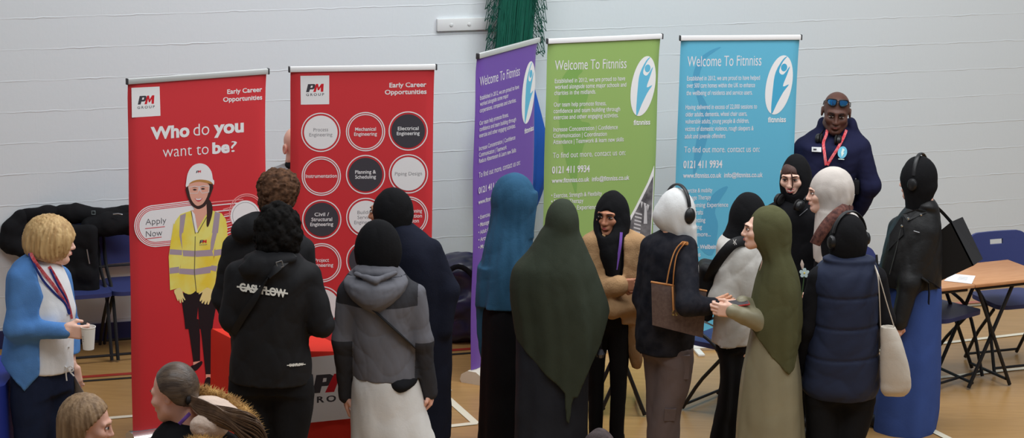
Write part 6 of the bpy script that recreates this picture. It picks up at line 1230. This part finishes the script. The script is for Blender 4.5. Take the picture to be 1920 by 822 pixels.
# ---- black coats over the chair backs at the left
def coats():
    t=empty('black_coat',(-2.85,15.40,0),'large black coat spread over the backs of the navy chairs on the left','coat'); O=np.array([-2.85,15.40,0]); Y=15.5
    def w(px,py,d=0): return at(px,py,y=Y+d)-O
    f=SDF(); 
    def band(pts,k=.03): f.chain([w(x,y,d) for x,y,d,r in pts],[r for *_,r in pts],k)
    f.box(w(140,460,.10),(.16,.06,.13),.04,.03); f.box(w(150,490,-.12),(.115,.045,.24),.04,.04); f.box(w(150,520,-.05),(.11,.12,.1),.05,.05)
    band([(40,408,.1,.05),(90,402,.08,.055),(140,400,.05,.06),(190,408,.05,.055),(250,400,.08,.06)]); f.disp=wrinkle(231,.012,.14)
    CB=cloth('coat_pile_black',(22,22,24)); link('coat_body',to_mesh('coat_body',[f.mesh(.011)]),CB,t)
    for nm,pts in (('sleeve',[(40,410,.08,.06),(24,430,.05,.07),(18,455,.03,.065),(42,470,0,.05)]),('sleeve',[(170,425,.0,.07),(205,420,.02,.075),(250,418,.05,.075),(290,405,.08,.06)])):
        f=SDF(); f.chain([w(x,y,d) for x,y,d,r in pts],[r for *_,r in pts],.03); f.disp=wrinkle(233,.01,.1); link(nm,to_mesh(nm,[f.mesh(.01)]),CB,t)
    q=MB(); q.tube([w(163,468,-.17),w(166,485,-.17),w(168,495,-.17)],.004,6); q.tube([w(212,402,-.05),w(222,401,-.05),w(230,403,-.05)],.004,6); q.build('zip',mat('zip_silver',(160,160,165),.3,metal=.8),t)
    q=MB(); a=w(172,396,-.03); q.tube([a,a+np.array([.022,0,0]),a+np.array([.022,0,-.022]),a+np.array([0,0,-.022])],.0025,5,closed=True); q.build('label_ring',mat('ring_grey',(110,120,120),.4),t)
coats()
# ---- navy kit bag behind the purple banner
def kit():
    c=at(868,650,z=0); c=np.array([-.33,16.05,0]); t=empty('kit_bag',c,'shiny navy kit bag heap by the wall left of the purple banner','bag'); f=SDF()
    KB=mat('kit_navy',(38,36,66),.35,.3,14,spec=.5,c2=(26,26,44),vscale=9); f.box((0,0,.2),(.34,.22,.2),.1,.05); f.ell((.02,.02,.44),(.26,.2,.14),.06); f.ell((-.1,-.2,.38),(.14,.06,.09),.03,'s'); f.disp=wrinkle(241,.018,.16); link('bag_body',to_mesh('bag_body',[f.mesh(.014)]),KB,t)
    q=MB(); q.tube(spline([(-.2,-.21,.22),(-.16,-.22,.42),(-.02,-.2,.54),(.12,-.2,.42),(.16,-.22,.22)],6,False),.018,8,flat=.4,nrm=(0,-1,0)); q.build('strap',BLK,t)
    q=MB(); q.lathe([(.0001,.02),(.018,.012),(.02,0),(.0001,-.01)],(-.07,-.23,.33),12,Matrix.Rotation(PI/2,3,'X')); q.build('white_toggle',mat('toggle_white',(210,210,206),.5),t)
kit()
# ---- flower held between the coats
def flower():
    c=at(1508,512,y=13.75); t=empty('paper_flower',c,'pale blue and white flower held beside the olive hijab shoulder','flower')
    for k in range(5):
        q=MB(); a=k*2*PI/5+.3; P_=[(0,0)]+[(.012*math.cos(b)+.018,.011*math.sin(b)) for b in np.linspace(-2.6,2.6,9)]
        q.prism(P_,-.001,.001,lambda p:(p[0]*math.cos(a)-p[1]*math.sin(a),-.004+p[2]-.2*abs(p[0])*0,p[0]*math.sin(a)+p[1]*math.cos(a))); q.build('petal',mat('petal_blue',(196,220,238),.7),t)
    q=MB(); q.lathe([(.0001,.006),(.005,.004),(.006,0)],(0,-.004,0),10,Matrix.Rotation(PI/2,3,'X')); q.build('flower_centre',mat('flower_yellow',(214,198,96),.7),t)
    q=MB(); q.tube([(0,0,0),(.0,.01,-.05),(-.005,.02,-.14)],.003,6); q.build('stem',mat('stem_green',(60,90,56),.7),t)
    q=MB(); q.tube([(-.01,.004,.02),(-.014,.006,.05),(-.016,.01,.075)],[.006,.014,.002],8,flat=.3); q.build('wrapper',mat('wrap_pale',(196,180,168),.7),t)
flower()

for P in PEOPLE: P.finish()
